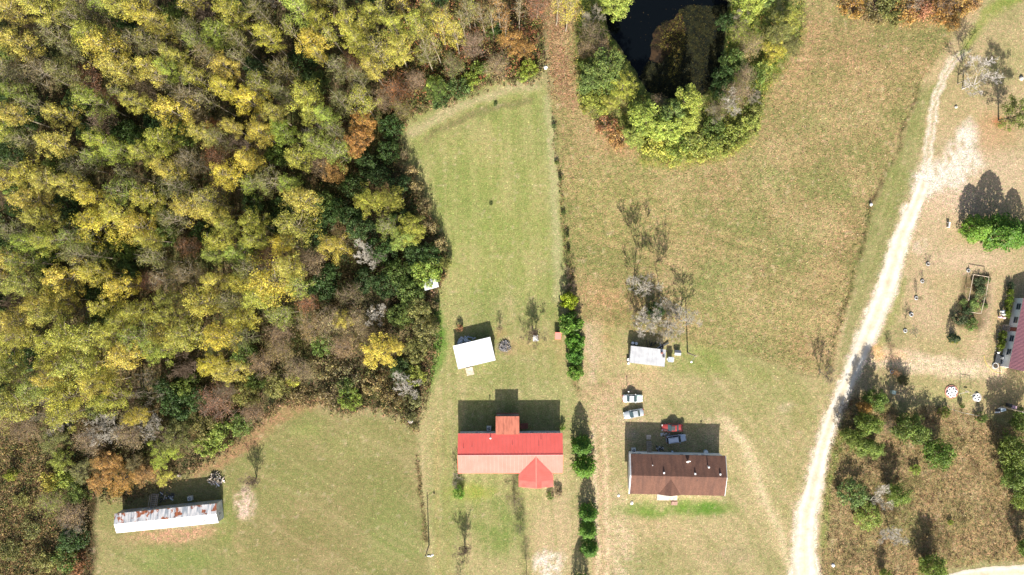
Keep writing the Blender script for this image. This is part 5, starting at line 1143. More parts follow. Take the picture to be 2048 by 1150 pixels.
for wx_ in (-9.8, -8.6, 1.2, 4.6, 6.2): window(bh, wx_, hw-.3, 2.6, 1.0, 1.1, 1)
for wx_ in (-9, -4.5, 4, 8.5): window(bh, wx_, -hw+.3, 2.5, 1.1, 1.2, -1)
door(bh, gxb, -hw+.3, 1.06, -1); door(bh, -6.6, hw-.3, 1.06, 1)
window(bh, -hl+.3, 1.5, 2.5, 1.1, 1.2, 0, nx_=-1)
ac_unit(1266.5, 899.5, .95, 'square air conditioning unit at the northwest corner of the brown-roofed house')
e = empty('back_steps', G(1297, 888), 'steep wooden steps with a landing behind the brown-roofed house', 'steps', rz=rz2)
for k in range(6): MB().box((0, .55-k*.42, .2+k*.17), (1.0, .36, .05)).build('step', mwood, e)
MB().box((0, 1.65, .12), (1.05, 1.0, .1)).build('landing', mwoodl, e)
b = MB()
for s in (-.52, .52):
    b.beam((s, .75, .1), (s, -1.75, 1.05), .05, .2); b.tube((s, .7, .1), (s, .7, 1.1), .03, .03, 5); b.beam((s, .7, 1.1), (s, -1.7, 2.0), .05, .06)
b.build('handrail', mwood, e)

# ---- rusty mobile home
mrust, N, L_, P = new_mat('rusting_roof_metal')
tc = N.new('ShaderNodeNewGeometry'); n1_ = N.new('ShaderNodeTexNoise'); n1_.inputs['Scale'].default_value = .55; n1_.inputs['Detail'].default_value = 7; n1_.inputs['Roughness'].default_value = .62
L_.new(tc.outputs['Position'], n1_.inputs['Vector']); r1 = N.new('ShaderNodeValToRGB'); r1.color_ramp.elements[0].position = .535; r1.color_ramp.elements[0].color = (.56, .56, .57, 1)
r1.color_ramp.elements[1].position = .575; r1.color_ramp.elements[1].color = (.32, .105, .05, 1); L_.new(n1_.outputs[0], r1.inputs[0])
n2_ = N.new('ShaderNodeTexNoise'); n2_.inputs['Scale'].default_value = .8; mp = N.new('ShaderNodeMapping'); mp.inputs['Scale'].default_value = (2.2, .5, 1); L_.new(tc.outputs['Position'], mp.inputs[0]); L_.new(mp.outputs[0], n2_.inputs['Vector'])
r2 = N.new('ShaderNodeValToRGB'); r2.color_ramp.elements[0].position = .35; r2.color_ramp.elements[0].color = (.55, .60, .64, 1); r2.color_ramp.elements[1].position = .6; r2.color_ramp.elements[1].color = (1.25, 1.2, 1.15, 1); L_.new(n2_.outputs[0], r2.inputs[0])
mx = N.new('ShaderNodeMix'); mx.data_type = 'RGBA'; mx.blend_type = 'MULTIPLY'; mx.inputs[0].default_value = 1; L_.new(r1.outputs[0], mx.inputs[6]); L_.new(r2.outputs[0], mx.inputs[7]); L_.new(mx.outputs[2], P.inputs['Base Color'])
P.inputs['Roughness'].default_value = .7; P.inputs['Specular IOR Level'].default_value = .25
mcoat = mat('coated_roof_metal', (0.76, 0.75, 0.73), 0.5, lit=False, col2=(0.66, 0.58, 0.52), scale=0.9, thr=(.55, .75))
ze, zr = 3.3, 3.95
cen3, rz3, L, W = frame_of((228.8, 1027.6), (433, 1006.9), (437, 1045.4), (232.8, 1066.3), ze)
mh = empty('mobile_home', (cen3.x, cen3.y, 0), 'long narrow white mobile home with a rusting ribbed metal roof', 'mobile home', rz=rz3)
hl, hw = L/2, W/2; gable_walls(mh, L, W, ze, zr, mat('mobile_home_siding', (.50, .52, .52), .6, lit=False, var=.25, scale=1), .08, .0)
panels(mh, (-hl, 0, zr), (hl, 0, zr), (hl, hw, ze), (-hl, hw, ze), 21, mrust, ribs=1, rh=0.045)
panels(mh, (-hl, 0, zr), (hl, 0, zr), (hl, -hw, ze), (-hl, -hw, ze), 21, mcoat, ribs=1, rh=0.045)
for wx_ in (-9.5, -4.2, 1.2, 4.6, 8.6): window(mh, wx_, hw-.08, 2.0, .9, 1.0, 1)
for wx_ in (-8, -3, 3, 9): window(mh, wx_, -hw+.08, 2.0, .9, 1.0, -1)
window(mh, hl-.08, -.4, 2.0, .8, .9, 0, nx_=1); door(mh, -6.2, hw-.08, .8, 1)
inv3 = Matrix.Rotation(-rz3, 3, 'Z'); p = inv3 @ (G(408.5, 1041.8, 3.5)-Vector((cen3.x, cen3.y, 0)))
MB().tube((p.x, p.y, 3.3), (p.x, p.y, 3.85), .15, .15, 10).build('vent_pipe', mdark, mh)
ac_unit(382, 995.5, .95, 'square air conditioning unit behind the rusty mobile home', rz3)
e = empty('wooden_ramp', G(311, 1001), 'dark wooden steps leaning against the back of the rusty mobile home', 'steps', rz=rz3-.12)
b = MB()
for s in (-.75, .75): b.beam((s, 1.7, .15), (s, -1.7, 1.1), .16, .2); b.tube((s, 1.6, 0), (s, 1.6, 1.1), .05, .05, 5); b.tube((s, -1.5, 0), (s, -1.5, 2.1), .05, .05, 5); b.beam((s, 1.6, 1.1), (s, -1.5, 2.05), .12, .06)
b.build('handrail', mwood, e)
for k in range(8): MB().box((0, 1.5-k*.43, .18+k*.118), (1.4, .26, .05)).build('step', mwood, e)

# ---- sheds
def shed(name, label, nw, ne, se, sw, ze, zr, slope_n=True, npan=9, wall=None, rm=None):
    c, rz_, L, W = frame_of(nw, ne, se, sw, (ze+zr)/2)
    e = empty(name, (c.x, c.y, 0), label, 'shed', rz=rz_); hl, hw = L/2, W/2
    a, b2 = (ze, zr)
    pn = panels(e, (-hl, -hw, b2), (hl, -hw, b2), (hl, hw, a), (-hl, hw, a), npan, rm or mwhitem, ribs=3)
    w_ = MB(); i = .18; za = a-.06; zb = b2-.06
    w_.add([(-hl+i, -hw+i, 0), (hl-i, -hw+i, 0), (hl-i, hw-i, 0), (-hl+i, hw-i, 0), (-hl+i, -hw+i, zb-.02), (hl-i, -hw+i, zb-.02), (hl-i, hw-i, za+.0), (-hl+i, hw-i, za+.0)],
           [(0, 1, 5, 4), (1, 2, 6, 5), (2, 3, 7, 6), (3, 0, 4, 7), (3, 2, 1, 0), (4, 5, 6, 7)])
    w_.build('wall', wall or mgrey, e)
    return e, c, rz_, hl, hw
s1, c1, r1_, hl1, hw1 = shed('white_shed', 'larger white metal-roofed shed, square and tilted, west of the ash heap', (905.6, 691.6), (981, 674.2), (990.6, 720), (916.4, 738.5), 2.15, 2.75)
door(s1, 0.2, -hw1+.18, .2, -1)
window(s1, -2.4, -hw1+.18, 1.5, .8, .7, -1)
e = empty('shed_ramp', G(939.5, 742), 'pale plank ramp at the front of the larger white shed', 'ramp', rz=r1_)
for k in range(8): MB().box((0, .72-k*.23, .22-k*.022), (1.75, .2, .05)).build('plank', mwoodl, e)
b = MB()
for s in (-.7, .7): b.beam((s, .8, .15), (s, -1.0, .0), .08, .12)
b.build('runner', mwood, e)
s2, c2_, r2_, hl2, hw2 = shed('white_shed', 'smaller oblong white metal-roofed shed beside the east utility pole', (1261.8, 691.4), (1331.9, 699.8), (1329.3, 733.2), (1259.4, 725.2), 2.1, 2.6, npan=8, rm=mat('dull_white_roof_metal', (.56, .57, .57), .6, lit=False, col2=(.44, .44, .45), scale=.8))
door(s2, -1, -hw2+.18, .1, -1)
inv = Matrix.Rotation(-r2_, 3, 'Z'); p = inv @ (G(1324, 706, 2.5)-Vector((c2_.x, c2_.y, 0)))
b = MB(); b.lathe((p.x, p.y, 2.2), [(.3, 0), (.3, .3), (.2, .36), (.22, .5)], 14); b.build('roof_turbine', mat('rusty_vent', (.22, .1, .08), .7, lit=False), s2)
MB().box((hl2-.45, hw2*.2, 2.46), (.5, .5, .02)).build('flashing', mdark, s2)
s3, *_r = shed('white_shed', 'small white-roofed shed half hidden by trees at the edge of the woods', (845, 562), (874, 554), (877, 574), (850, 581), 2.0, 2.3, npan=4)
e = empty('red_box_shed', G(1115.5, 671), 'tiny red box shed with a pink-red lid beside the hedge', 'shed', rz=-.02)
MB().box((0, 0, .55), (1.15, 1.5, 1.1)).build('wall', mat('red_paint', (.45, .06, .05), .6, lit=False), e)
b = MB(); b.slab([(-.68, -.85, 1.12), (.68, -.85, 1.12), (.68, .82, 1.4), (-.68, .82, 1.4)], .06); b.build('roof', mred, e); MB().box((0, -.77, .5), (.6, .04, .9)).build('door', mwoodr, e)
e = empty('white_box', G(1071, 676), 'low white lidded box under the small leafless fruit tree', 'box', rz=.05)
MB().box((0, 0, .3), (1.1, 1.2, .6)).build('tub', mgrey, e); b = MB(); b.slab([(-.62, -.68, .66), (.62, -.68, .66), (.62, .68, .70), (-.62, .68, .70)], .06); b.build('lid', mwhite, e)

# ---- pink-roofed house cut by the right edge
mpink = mat('dull_pink_roof_metal', (.20, .085, .10), .7, lit=False, col2=(.17, .075, .095), scale=.6)
ze, zr = 3.1, 4.5
pa, pb = G(2046, 600, ze), G(2018, 731, ze); u = (pa-pb).normalized(); v = Vector((u.y, -u.x, 0))   # v points east
Lp = (pa-pb).length; hp = empty('pink_roofed_house', ((pa+pb)/2+v*4.2).to_tuple()[:2]+(0,), 'white house with a dull pink metal roof cut by the right edge', 'house', rz=math.atan2(v.y, v.x))
hy = Lp/2+.6; hx = 4.2
for s in (-1, 1):
    panels(hp, (0, -hy, zr), (0, hy, zr), (s*hx, hy, ze), (s*hx, -hy, ze), 18, mpink, ribs=3)
b = MB(); i = .15; zw = ze+(zr-ze)*.03-.1
b.add([(-hx+i, -hy+i, 0), (hx-i, -hy+i, 0), (hx-i, hy-i, 0), (-hx+i, hy-i, 0), (-hx+i, -hy+i, zw), (hx-i, -hy+i, zw), (hx-i, hy-i, zw), (-hx+i, hy-i, zw), (0, -hy+i, zr-.15), (0, hy-i, zr-.15)],
      [(3, 0, 4, 7), (1, 2, 6, 5), (0, 1, 5, 8, 4), (2, 3, 7, 9, 6), (4, 8, 9, 7), (5, 6, 9, 8)]); b.build('wall', mwhite, hp)
for yy_ in (6.2, 3.0, -1.4, -4.6): window(hp, -hx+i, yy_, 1.95, 1.5, 1.4, 0, nx_=-1, m_frame=mgrey)
door(hp, -hx+i, .8, .8, 0, nx_=-1, m=mwoodr)
MB().tube((-1.8, -1.3, 3.9), (-1.8, -1.3, 4.45), .12, .12, 10).build('vent_pipe', mwhite, hp)
for k in range(4): MB().box((-hx+i-.3-k*.32, .8, .76-k*.19), (.3, 1.4, .06)).build('step', mwood, hp)
b = MB()
for s in (-.7, .7): b.beam((-hx+i-.1, .8+s, 1.7), (-hx+i-1.3, .8+s, 1.0), .05, .06); b.tube((-hx+i-1.3, .8+s, 0), (-hx+i-1.3, .8+s, 1.0), .03, .03, 5)
b.build('handrail', mwood, hp)
M['dk'] = mat('dark_deck', (.045, .05, .055), .7, lit=False)
for k in range(7): MB().box((-hx+i-.2-.24*k, -6.6, .55), (.22, 2.0, .05)).build('porch_plank', mat('dark_deck', (.09, .10, .11), .7, lit=False) if 'dk' not in M else M['dk'], hp)
b = MB(); b.box((-hx+i-.9, -6.6, .26), (1.6, 1.9, .5)); b.build('porch_base', mdark, hp)
inv4 = math.atan2(v.y, v.x)
k = 0
for a, c, h in ((2023, 585, 2.2), (2021, 600, 2.2), (2019, 613, 1.9), (2016, 628, 2.3), (2008, 669, 2.2), (2006, 682, 2.2), (2003, 694, 2.4), (2026, 572, 1.6)):
    names = ['northernmost', 'second', 'third', 'fourth and largest'] if k < 4 else ['first south of the steps', 'second south of the steps', 'southernmost']
    lb = (f'{names[k]} clipped green shrub from the north along the pink-roofed house' if k < 4 else (f'clipped green shrub, {names[k-4]}, along the pink-roofed house' if k < 7 else 'dark shrub at the north corner of the pink-roofed house'))
    plant('bush', a, c, h, 8.5, (112, 130, 40) if k < 7 else (60, 80, 50), 'clipped_shrub', lb, 'shrub', 'shrubs along the pink-roofed house', zc=1.3); k += 1
# ================================================================ VEHICLES
mtyre = mat('tyre_rubber', (.025, .025, .025), .85, lit=False)
mlamp = mat('lamp_glass', (.7, .7, .66), .15, lit=False); mtail = mat('tail_lamp', (.45, .02, .02), .3, lit=False)
def paintm(name, c, rough=.3, metal=.0): 
    m = mat(name, c, rough, metal, lit=False, var=.06, scale=1.2, spec=.6); m.node_tree.nodes['Principled BSDF'].inputs['Coat Weight'].default_value = .5; return m
def car(px__, py__, rz, L, W, m, label, cat='car', suv=False, mhood=None, sunroof=False, mglass_=None):
    """nose towards +x"""
    e = empty('parked_car' if not suv else 'parked_wagon', G(px__, py__), label, cat, 'cars parked in the yard', rz=rz)
    hb = .92 if suv else .80; ht = 1.72 if suv else 1.42; l = L/2; w = W/2
    # lower body: stations along x (x, half width, belt height, bottom)
    st = [(-l, .74, .50 if not suv else .60, .38), (-l+.10, .88, .76, .26), (-l+.45, .97, hb+.06, .20), (-l+1.3, 1, hb+.05, .18), (0, 1, hb+.02, .18), (l-1.5, .99, hb, .18), (l-.75, .96, hb-.06, .20), (l-.28, .88, hb-.15, .22), (l-.06, .74, .52, .30), (l, .60, .45, .36)]
    b = MB(); ring = 10; vs = []
    for x, f, zt, zb in st:
        q = w*f
        vs += [(x, -q*.80, zb), (x, -q*.97, zb+.10), (x, -q, (zb+zt)/2), (x, -q*.96, zt-.10), (x, -q*.78, zt), (x, q*.78, zt), (x, q*.96, zt-.10), (x, q, (zb+zt)/2), (x, q*.97, zb+.10), (x, q*.80, zb)]
    fs = [(i*ring+j, i*ring+(j+1) % ring, (i+1)*ring+(j+1) % ring, (i+1)*ring+j) for i in range(len(st)-1) for j in range(ring)]
    fs += [tuple(range(ring-1, -1, -1)), tuple(range((len(st)-1)*ring, len(st)*ring))]
    b.add(vs, [f[::-1] for f in fs]); b.build('body', m, e, True)
    xr0, xr1 = (-l+.12, -l+.38) if suv else (-l+.95, -l+1.55)     # rear glass foot / head
    xf1, xf0 = (l-2.05, l-1.35) if suv else (l-2.25, l-1.45)
    yb, yt = w*.88, w*.70; zb = hb-.02
    def P4(a, b_, c, d, name, mm, t=.03):
        q = [Vector(i) for i in (a, b_, c, d)]; n = (q[1]-q[0]).cross(q[3]-q[0]).normalized()*t
        MB().add(q+[i-n for i in q], [(0, 1, 2, 3), (7, 6, 5, 4), (0, 4, 5, 1), (1, 5, 6, 2), (2, 6, 7, 3), (3, 7, 4, 0)]).build(name, mm, e)
    mg = mglass_ or mglass
    # cabin frame slightly inside the glass
    c = MB(); k = .03
    c.add([(xr0+k, -yb+k, zb), (xf0-k, -yb+k, zb), (xf0-k, yb-k, zb), (xr0+k, yb-k, zb), (xr1+k, -yt+k, ht-.03), (xf1-k, -yt+k, ht-.03), (xf1-k, yt-k, ht-.03), (xr1+k, yt-k, ht-.03)],
          [(0, 1, 5, 4), (1, 2, 6, 5), (2, 3, 7, 6), (3, 0, 4, 7), (4, 5, 6, 7)]); c.build('cabin', m, e)
    P4((xf0+.02, -yb+.06, zb+.02), (xf0+.02, yb-.06, zb+.02), (xf1+.04, yt-.03, ht-.05), (xf1+.04, -yt+.03, ht-.05), 'windshield', mg)
    P4((xr0-.02, yb-.06, zb+.03), (xr0-.02, -yb+.06, zb+.03), (xr1-.04, -yt+.03, ht-.05), (xr1-.04, yt-.03, ht-.05), 'rear_window', mg)
    for s in (-1, 1):
        xm = (xr1+xf1)/2
        for a, b_, a2, b2 in (((xr0+.25), xm-.05, xr1+.10, xm-.05), (xm+.05, xf0-.22, xm+.05, xf1-.08)):
            q = [(a, s*(yb+.005), zb+.05), (b_, s*(yb+.005), zb+.05), (b2, s*(yt+.012), ht-.09), (a2, s*(yt+.012), ht-.09)]
            if s > 0: q = q[::-1]
            P4(*q, 'side_window', mg)
        mi = MB().box((xf0-.30, s*(w+.06), hb+.10), (.14, .22, .15)); mi.build('wing_mirror', m, e)
        MB().box((l-.14, s*w*.62, .60), (.16, .36, .14)).build('headlight', mlamp, e)
        MB().box((-l+.07, s*w*.66, .70), (.12, .30, .16)).build('tail_light', mtail, e)
        for x in (-l+.95, l-.95):
            wh = MB().tube((x, s*(w-.20), .32), (x, s*(w+.01), .32), .32, .32, 18).build('wheel', mtyre, e)
            MB().tube((x, s*(w-.02), .32), (x, s*(w+.025), .32), .19, .17, 14).build('rim', msteel, wh)
    # roof skin with a small crown
    n = 5; vs = []; fs = []
    for i in range(n+1):
        x = xr1+(xf1-xr1)*i/n
        for j in range(5):
            t = -1+j/2; vs.append((x, t*(yt+.02), ht+.045*(1-t*t)*(1-(2*i/n-1)**2*.5)-.01))
    for i in range(n):
        for j in range(4): fs.append((i*5+j, (i+1)*5+j, (i+1)*5+j+1, i*5+j+1))
    MB().add(vs, fs).build('roof', m, e, True)
    if mhood: 
        b = MB(); b.add([(l-1.40, -w*.76, hb+.012), (l-.75, -w*.74, hb-.045), (l-.30, -w*.66, hb-.125), (l-.30, w*.66, hb-.125), (l-.75, w*.74, hb-.045), (l-1.40, w*.76, hb+.012)], [(0, 1, 4, 5), (1, 2, 3, 4)]); b.build('bonnet', mhood, e)
    if sunroof: MB().box(((xr1+xf1)/2+.25, 0, ht+.05), (.85, yt*1.5, .03)).build('sunroof', mdark, e)
    if suv:
        for s in (-1, 1):
            rr = MB(); rr.beam((xr1+.3, s*yt*.86, ht+.10), (xf1-.2, s*yt*.86, ht+.10), .05, .05)
            for x in (xr1+.4, xf1-.3): rr.box((x, s*yt*.86, ht+.04), (.08, .05, .12))
            rr.build('roof_rack', mdark, e)
    return e
pw, psl, prd, pbl = paintm('white_car_paint', (.66, .68, .68)), paintm('silver_car_paint', (.42, .45, .46), .35, .3), paintm('red_car_paint', (.30, .04, .032)), paintm('pale_blue_silver_paint', (.40, .45, .52), .35, .3)
tg = mat('tinted_glass', (.05, .08, .085), .1, lit=False, spec=.8, var=.2)
car(1264.5, 796, 0.0, 4.75, 1.85, pw, 'white sedan with a mint green bonnet parked nose east', mhood=paintm('mint_paint', (.46, .64, .50)), mglass_=tg)
car(1266.5, 826.5, math.pi+R(11), 4.85, 1.85, psl, 'silver sedan parked at a slant nose west below the white sedan', mglass_=tg)
car(1343, 854.5, math.pi, 4.95, 1.9, prd, 'red coupe with a dark sunroof at the edge of the brown house shadow', sunroof=True, mglass_=tg)
car(1351, 876.5, R(8), 4.75, 1.85, pbl, 'silver wagon with roof racks in the shadow behind the brown-roofed house', 'wagon', suv=True)

# ================================================================ YARD THINGS
def pole(px__, py__, h, label, lamp_dir, dark=False):
    e = empty('utility_pole', G(px__, py__), label, 'utility pole', 'utility poles')
    MB().tube((0, 0, -.5), (0, 0, h), .17, .11, 10).build('pole', mwood, e)
    d = Vector((math.cos(lamp_dir), math.sin(lamp_dir), 0))
    MB().tube((0, 0, h-.5), tuple(d*1.3+Vector((0, 0, h-.1))), .04, .035, 6).build('lamp_arm', msteel, e)
    c = d*1.65+Vector((0, 0, h-.1)); b = MB().lathe((c.x, c.y, h-.28), [(.24, 0), (.26, .08), (.16, .22), (.10, .3)], 12); b.build('lamp_head', mwhite, e)
    return e
pole(858, 1090, 7.3, 'utility pole with a yard light in the open west of the red-roofed house', 0.2)
pole(1375, 705.5, 7.7, 'utility pole with a yard light east of the smaller white shed', -2.2)
pole(2002, 813, 7.2, 'utility pole with a pale lean by the bins on the right', -0.6)

def tyre_planter(px__, py__, r, label, kind=None, h=2, rc=8, col=OL):
    e = empty('tyre_planter', G(px__, py__), label, 'planter', 'white tyre planters along the gravel road')
    MB().torus((0, 0, .13), r*.86, .12, 20, 8).build('tyre', mat('worn_white_tyre', (.42, .42, .41), .7, lit=False) if 'wt' not in M else M['wt'], e, True)
    MB().lathe((0, 0, .02), [(r*.93, 0), (r*.86, .14)], 14).build('soil', mat('soil', (.06, .045, .03), .95, lit=False) if 'soil' not in M else M['soil'], e)
    if kind:
        plant(kind, 0, 0, h, rc, col, 'sapling', label.replace('white tyre planter', 'sapling growing in the white tyre planter').replace('sapling growing in the white tyre planter', 'sapling growing in the tyre planter'), 'sapling', 'saplings in tyre planters', base=(px__, py__))
M['wt'] = mat('worn_white_tyre', (.42, .42, .41), .7, lit=False, var=.5, scale=4)
M['soil'] = mat('soil', (.06, .045, .03), .95, lit=False)
tyre_planter(1855.5, 528, .42, 'white tyre planter, northernmost of the row by the road', 'barebush', 1.4, 8, OL)
tyre_planter(1844, 562.5, .42, 'white tyre planter, second from the north by the road', 'barebush', 1.8, 5)
tyre_planter(1832, 596, .42, 'white tyre planter, third from the north by the road', 'sparse', 2.8, 5)
tyre_planter(1822, 629, .46, 'white tyre planter, fourth from the north by the road')
tyre_planter(1810, 661.5, .42, 'white tyre planter, fifth from the north by the road', 'bare', 4.2, 14)
tyre_planter(1783, 743, .42, 'white tyre planter south of the orange dirt patch', 'sparse', 3.2, 9, OR)
tyre_planter(1990, 731, .75, 'large white tyre planter at the porch of the pink-roofed house')
tyre_planter(1936, 541, .40, 'grey tyre planter at the corner of the fenced garden bed')
plant('sparse', 0, 0, 2.0, 9, PK, 'sapling', 'brownish sapling at the roadside north of the orange dirt patch', 'sapling', base=(1777, 690))

# ringed flower beds made of tyres
def tyre_bed(px__, py__, r, spots, label, ring):
    e = empty('tyre_bed', G(px__, py__), label, 'flower bed')
    MB().lathe((0, 0, .01), [(r*.96, 0), (r*.96, .05)], 24).build('gravel_base', mat('white_gravel', (.36, .33, .30), .9, lit=False, var=.4, scale=6), e)
    if ring:
        n = 30; me = None
        for i in range(n):
            a = i*6.2832/n
            if me is None: o = MB().box((r, 0, .08), (.2, .26, .16)).build('edging_brick', mat('salmon_brick', (.55, .25, .19), .9, lit=False, var=.4, scale=3), e); me = o.data
            else: o = link('edging_brick', me, e)
            o.rotation_euler[2] = a
    for x, y in spots:
        t = MB().torus((x, y, .2), .33, .15, 16, 7).build('tyre', mwhite, e, True)
        MB().lathe((x, y, .06), [(.24, 0), (.22, .10)], 12).build('soil', M['soil'], t)
tyre_bed(1902.5, 783.5, 1.45, [(0, 0)]+[(math.cos(a)*.85, math.sin(a)*.85) for a in (0.1, 1.15, 2.2, 3.5, 4.4, 5.3)], 'round bed of white-painted tyres ringed with salmon bricks', True)
tyre_bed(1953.5, 794.5, 1.15, [(.0, .55), (-.55, -.15), (.25, -.5)], 'smaller round bed of white-painted tyres beside the swing frame', False)
e = empty('swing_frame', G(1931, 783), 'thin metal swing frame standing between the two tyre beds', 'swing', rz=-.18)
for s in (-1, 1):
    b = MB()
    for q in (-.75, .75): b.tube((s*1.35, q, 0), (s*1.1, 0, 2.35), .035, .035, 6)
    b.build('leg', mwhite if s > 0 else mgrey, e)
MB().tube((-1.25, 0, 2.35), (1.25, 0, 2.35), .045, .045, 8).build('crossbar', mwood, e)
MB().box((0, .1, .55), (.8, .35, .05)).build('seat', mwood, e)
b = MB()
for s in (-.35, .35): b.tube((s, 0, 2.35), (s, .1, .57), .012, .012, 4)
b.build('chain', msteel, e)
e = empty('garden_cabinet', G(1783, 783.5), 'small pale green cabinet standing alone west of a tree shadow', 'cabinet', rz=-.15)
MB().box((0, 0, .55), (.75, .75, 1.1)).build('body', mat('pale_green_paint', (.42, .50, .40), .6, lit=False), e); MB().box((0, 0, 1.13), (.9, .85, .06)).build('top', mat('pale_green_top', (.52, .60, .48), .5, lit=False), e)
e = empty('chest_freezer', G(2001, 818), 'white box with an open lid beside the right-hand utility pole', 'chest', rz=.30)
MB().box((0, 0, .45), (1.25, .75, .9)).build('body', mwhite, e); MB().box((0, 0, .93), (1.3, .8, .06)).build('lid', mat('pale_blue_lid', (.62, .70, .72), .4, lit=False), e)
e = empty('charcoal_grill', G(1990, 819), 'black grill on legs with a white shelf, left of the white chest', 'grill', rz=.1)
b = MB().tube((-.5, 0, .95), (.5, 0, .95), .3, .3, 12); b.build('barrel', mdark, e, True); MB().box((-.1, -.48, .85), (1.2, .3, .04)).build('shelf', mwhite, e)
for x in (-.4, .4):
    for y in (-.22, .22): MB().tube((x, y, 0), (x*.9, y*.8, .8), .025, .025, 5).build('leg', mdark, e)
e = empty('garden_table', G(2023, 813), 'pink-topped table near the right edge', 'table', rz=-.22)
MB().box((0, 0, .95), (1.35, .75, .06)).build('top', mat('pink_laminate', (.62, .40, .46), .5, lit=False), e)
for x in (-.6, .6):
    for y in (-.3, .3): MB().tube((x, y, 0), (x, y, .93), .03, .03, 5).build('leg', mdark, e)
e = empty('wheeled_bin', G(2014, 809), 'tall dark bin beside the pink-topped table', 'bin', rz=-.1)
MB().box((0, 0, .6), (.65, .65, 1.2), taper=1.1).build('body', mdark, e); MB().box((0, 0, 1.23), (.78, .78, .06)).build('lid', mdark, e)
for y in (-.3, .3): MB().tube((-.36, y, .1), (-.30, y, .1), .1, .1, 10).build('wheel', mtyre, e)
# bench & ornaments
e = empty('garden_bench', G(1896, 450), 'small white garden bench alone on the lawn west of the evergreens', 'bench', rz=1.45)
for k in range(3): MB().box((0, -.16+k*.16, .45), (1.3, .13, .04)).build('seat_slat', mwhite, e)
for k in range(3): MB().box((0, .30, .6+k*.16), (1.3, .04, .12)).build('back_slat', mwhite, e)
for s in (-.55, .55): MB().box((s, .05, .3), (.08, .5, .6)).build('leg', mwhite, e)
def rock(name, px__, py__, r, m, label, cat, h=.5, seed=1):
    g = random.Random(seed); b = MB(); n = 9; prof = [(.9, -.05), (1.0, .25*h/r*r), (.75, .7*h), (.3, h)]
    vs = []; fs = []
    for f, z in prof:
        for i in range(n): a = i*6.2832/n; q = r*f*g.uniform(.8, 1.15); vs.append((q*math.cos(a), q*math.sin(a), z*g.uniform(.85, 1.1)))
    for k in range(3):
        for i in range(n): fs.append((k*n+i, k*n+(i+1) % n, (k+1)*n+(i+1) % n, (k+1)*n+i))
    fs.append(tuple(range(3*n, 4*n))); b.add(vs, fs); o = b.build(name, m, None); o.location = G(px__, py__); return tag(o, label, cat)
rock('garden_stone', 1912, 214, .38, mconc, 'small pale stone on the lawn right of the two-track lane', 'stone', .35, 3)
rock('garden_stone', 2042, 157, .55, mconc, 'grey stone near the right edge beside the leafless tree shadow', 'stone', .6, 4)
rock('white_stone', 1263.5, 1006, .42, mat('white_stone', (.7, .66, .6), .9, lit=False), 'white stone in the grass southwest of the brown-roofed house', 'stone', .3, 5)
rock('white_stone', 1237, 991, .35, mat('white_stone', (.7, .66, .6), .9, lit=False), 'white stone beside the drive west of the brown-roofed house', 'stone', .2, 6)
rock('dumped_sack', 1742, 409, .40, mwhite, 'white sack lying in the ditch bend', 'sack', .3, 7)
rock('dumped_sack', 1666, 1130, .45, mwhite, 'white sack lying at the roadside in the bottom corner of the brush lot', 'sack', .35, 8)
rock('rubbish_bag', 821, 842, .6, mwhite, 'white and dark rubbish at the southern tip of the woods', 'rubbish', .5, 9)
rock('garden_stone', 1091, 135, .5, mwhite, 'white debris at the wood edge beside the leaf-covered lane', 'debris', .4, 10)
# angel-like ornaments beside the steps of the pink-roofed house: white urns and pink pots
def urn(px__, py__, s, m, label):
    e = empty('garden_urn', G(px__, py__), label, 'urn', 'urns by the steps'); MB().lathe((0, 0, 0), [(.22*s, 0), (.24*s, .1*s), (.1*s, .25*s), (.3*s, .6*s), (.36*s, .8*s), (.30*s, .82*s)], 14).build('bowl', m, e, True)
    g = MB().lathe((0, 0, 0), [(.28*s, .80*s), (.34*s, .95*s), (.18*s, 1.08*s)], 10); g.build('flowers', m, e, True)
mpk = mat('pink_ceramic', (.62, .40, .42), .6, lit=False)
urn(2001.5, 622.5, 1.1, mwhite, 'white urn, upper one by the steps of the pink-roofed house'); urn(2003, 628, 1.2, mwhite, 'white urn, lower one by the steps of the pink-roofed house')
urn(1997, 633.5, .9, mpk, 'pink urn farthest from the steps of the pink-roofed house'); urn(2004, 634.5, 1.0, mpk, 'pink urn nearest to the steps of the pink-roofed house')
def edging(pts, label):
    e = empty('stone_edging', G(*pts[0]), label, 'edging'); o0 = G(*pts[0]); g = random.Random(3)
    for a, b_ in zip(pts[:-1], pts[1:]):
        n = max(2, int(math.hypot(b_[0]-a[0], b_[1]-a[1])/5.2))
        for i in range(n):
            p = G(a[0]+(b_[0]-a[0])*i/n, a[1]+(b_[1]-a[1])*i/n)-o0
            MB().box((p.x+g.uniform(-.05, .05), p.y, .09), (.16, .20, .16), g.uniform(-.4, .4), .8).build('edging_stone', mconc, e)
edging([(2016, 582), (2009, 597), (2004, 617)], 'white stone edging north of the steps along the pink-roofed house')
edging([(1998, 654), (1994, 680), (1988, 712)], 'white stone edging south of the steps along the pink-roofed house')
for i, (a, c, lb) in enumerate(((1998, 706, 'white garden chair on the corner porch, upper'), (2003, 716, 'white garden chair on the corner porch, lower'))):
    e = empty('porch_chair', G(a, c, .6), lb+' of the pink-roofed house', 'chair', 'chairs on the corner porch', rz=.3+i)
    e.location.z = .58 if i else 0.0
    MB().box((0, 0, .42), (.5, .5, .05)).build('seat', mwhite, e); MB().box((0, .25, .7), (.5, .05, .55)).build('backrest', mwhite, e)
    for x in (-.2, .2):
        for y in (-.2, .2): MB().tube((x, y, 0), (x, y, .42), .025, .025, 5).build('leg', mwhite, e)
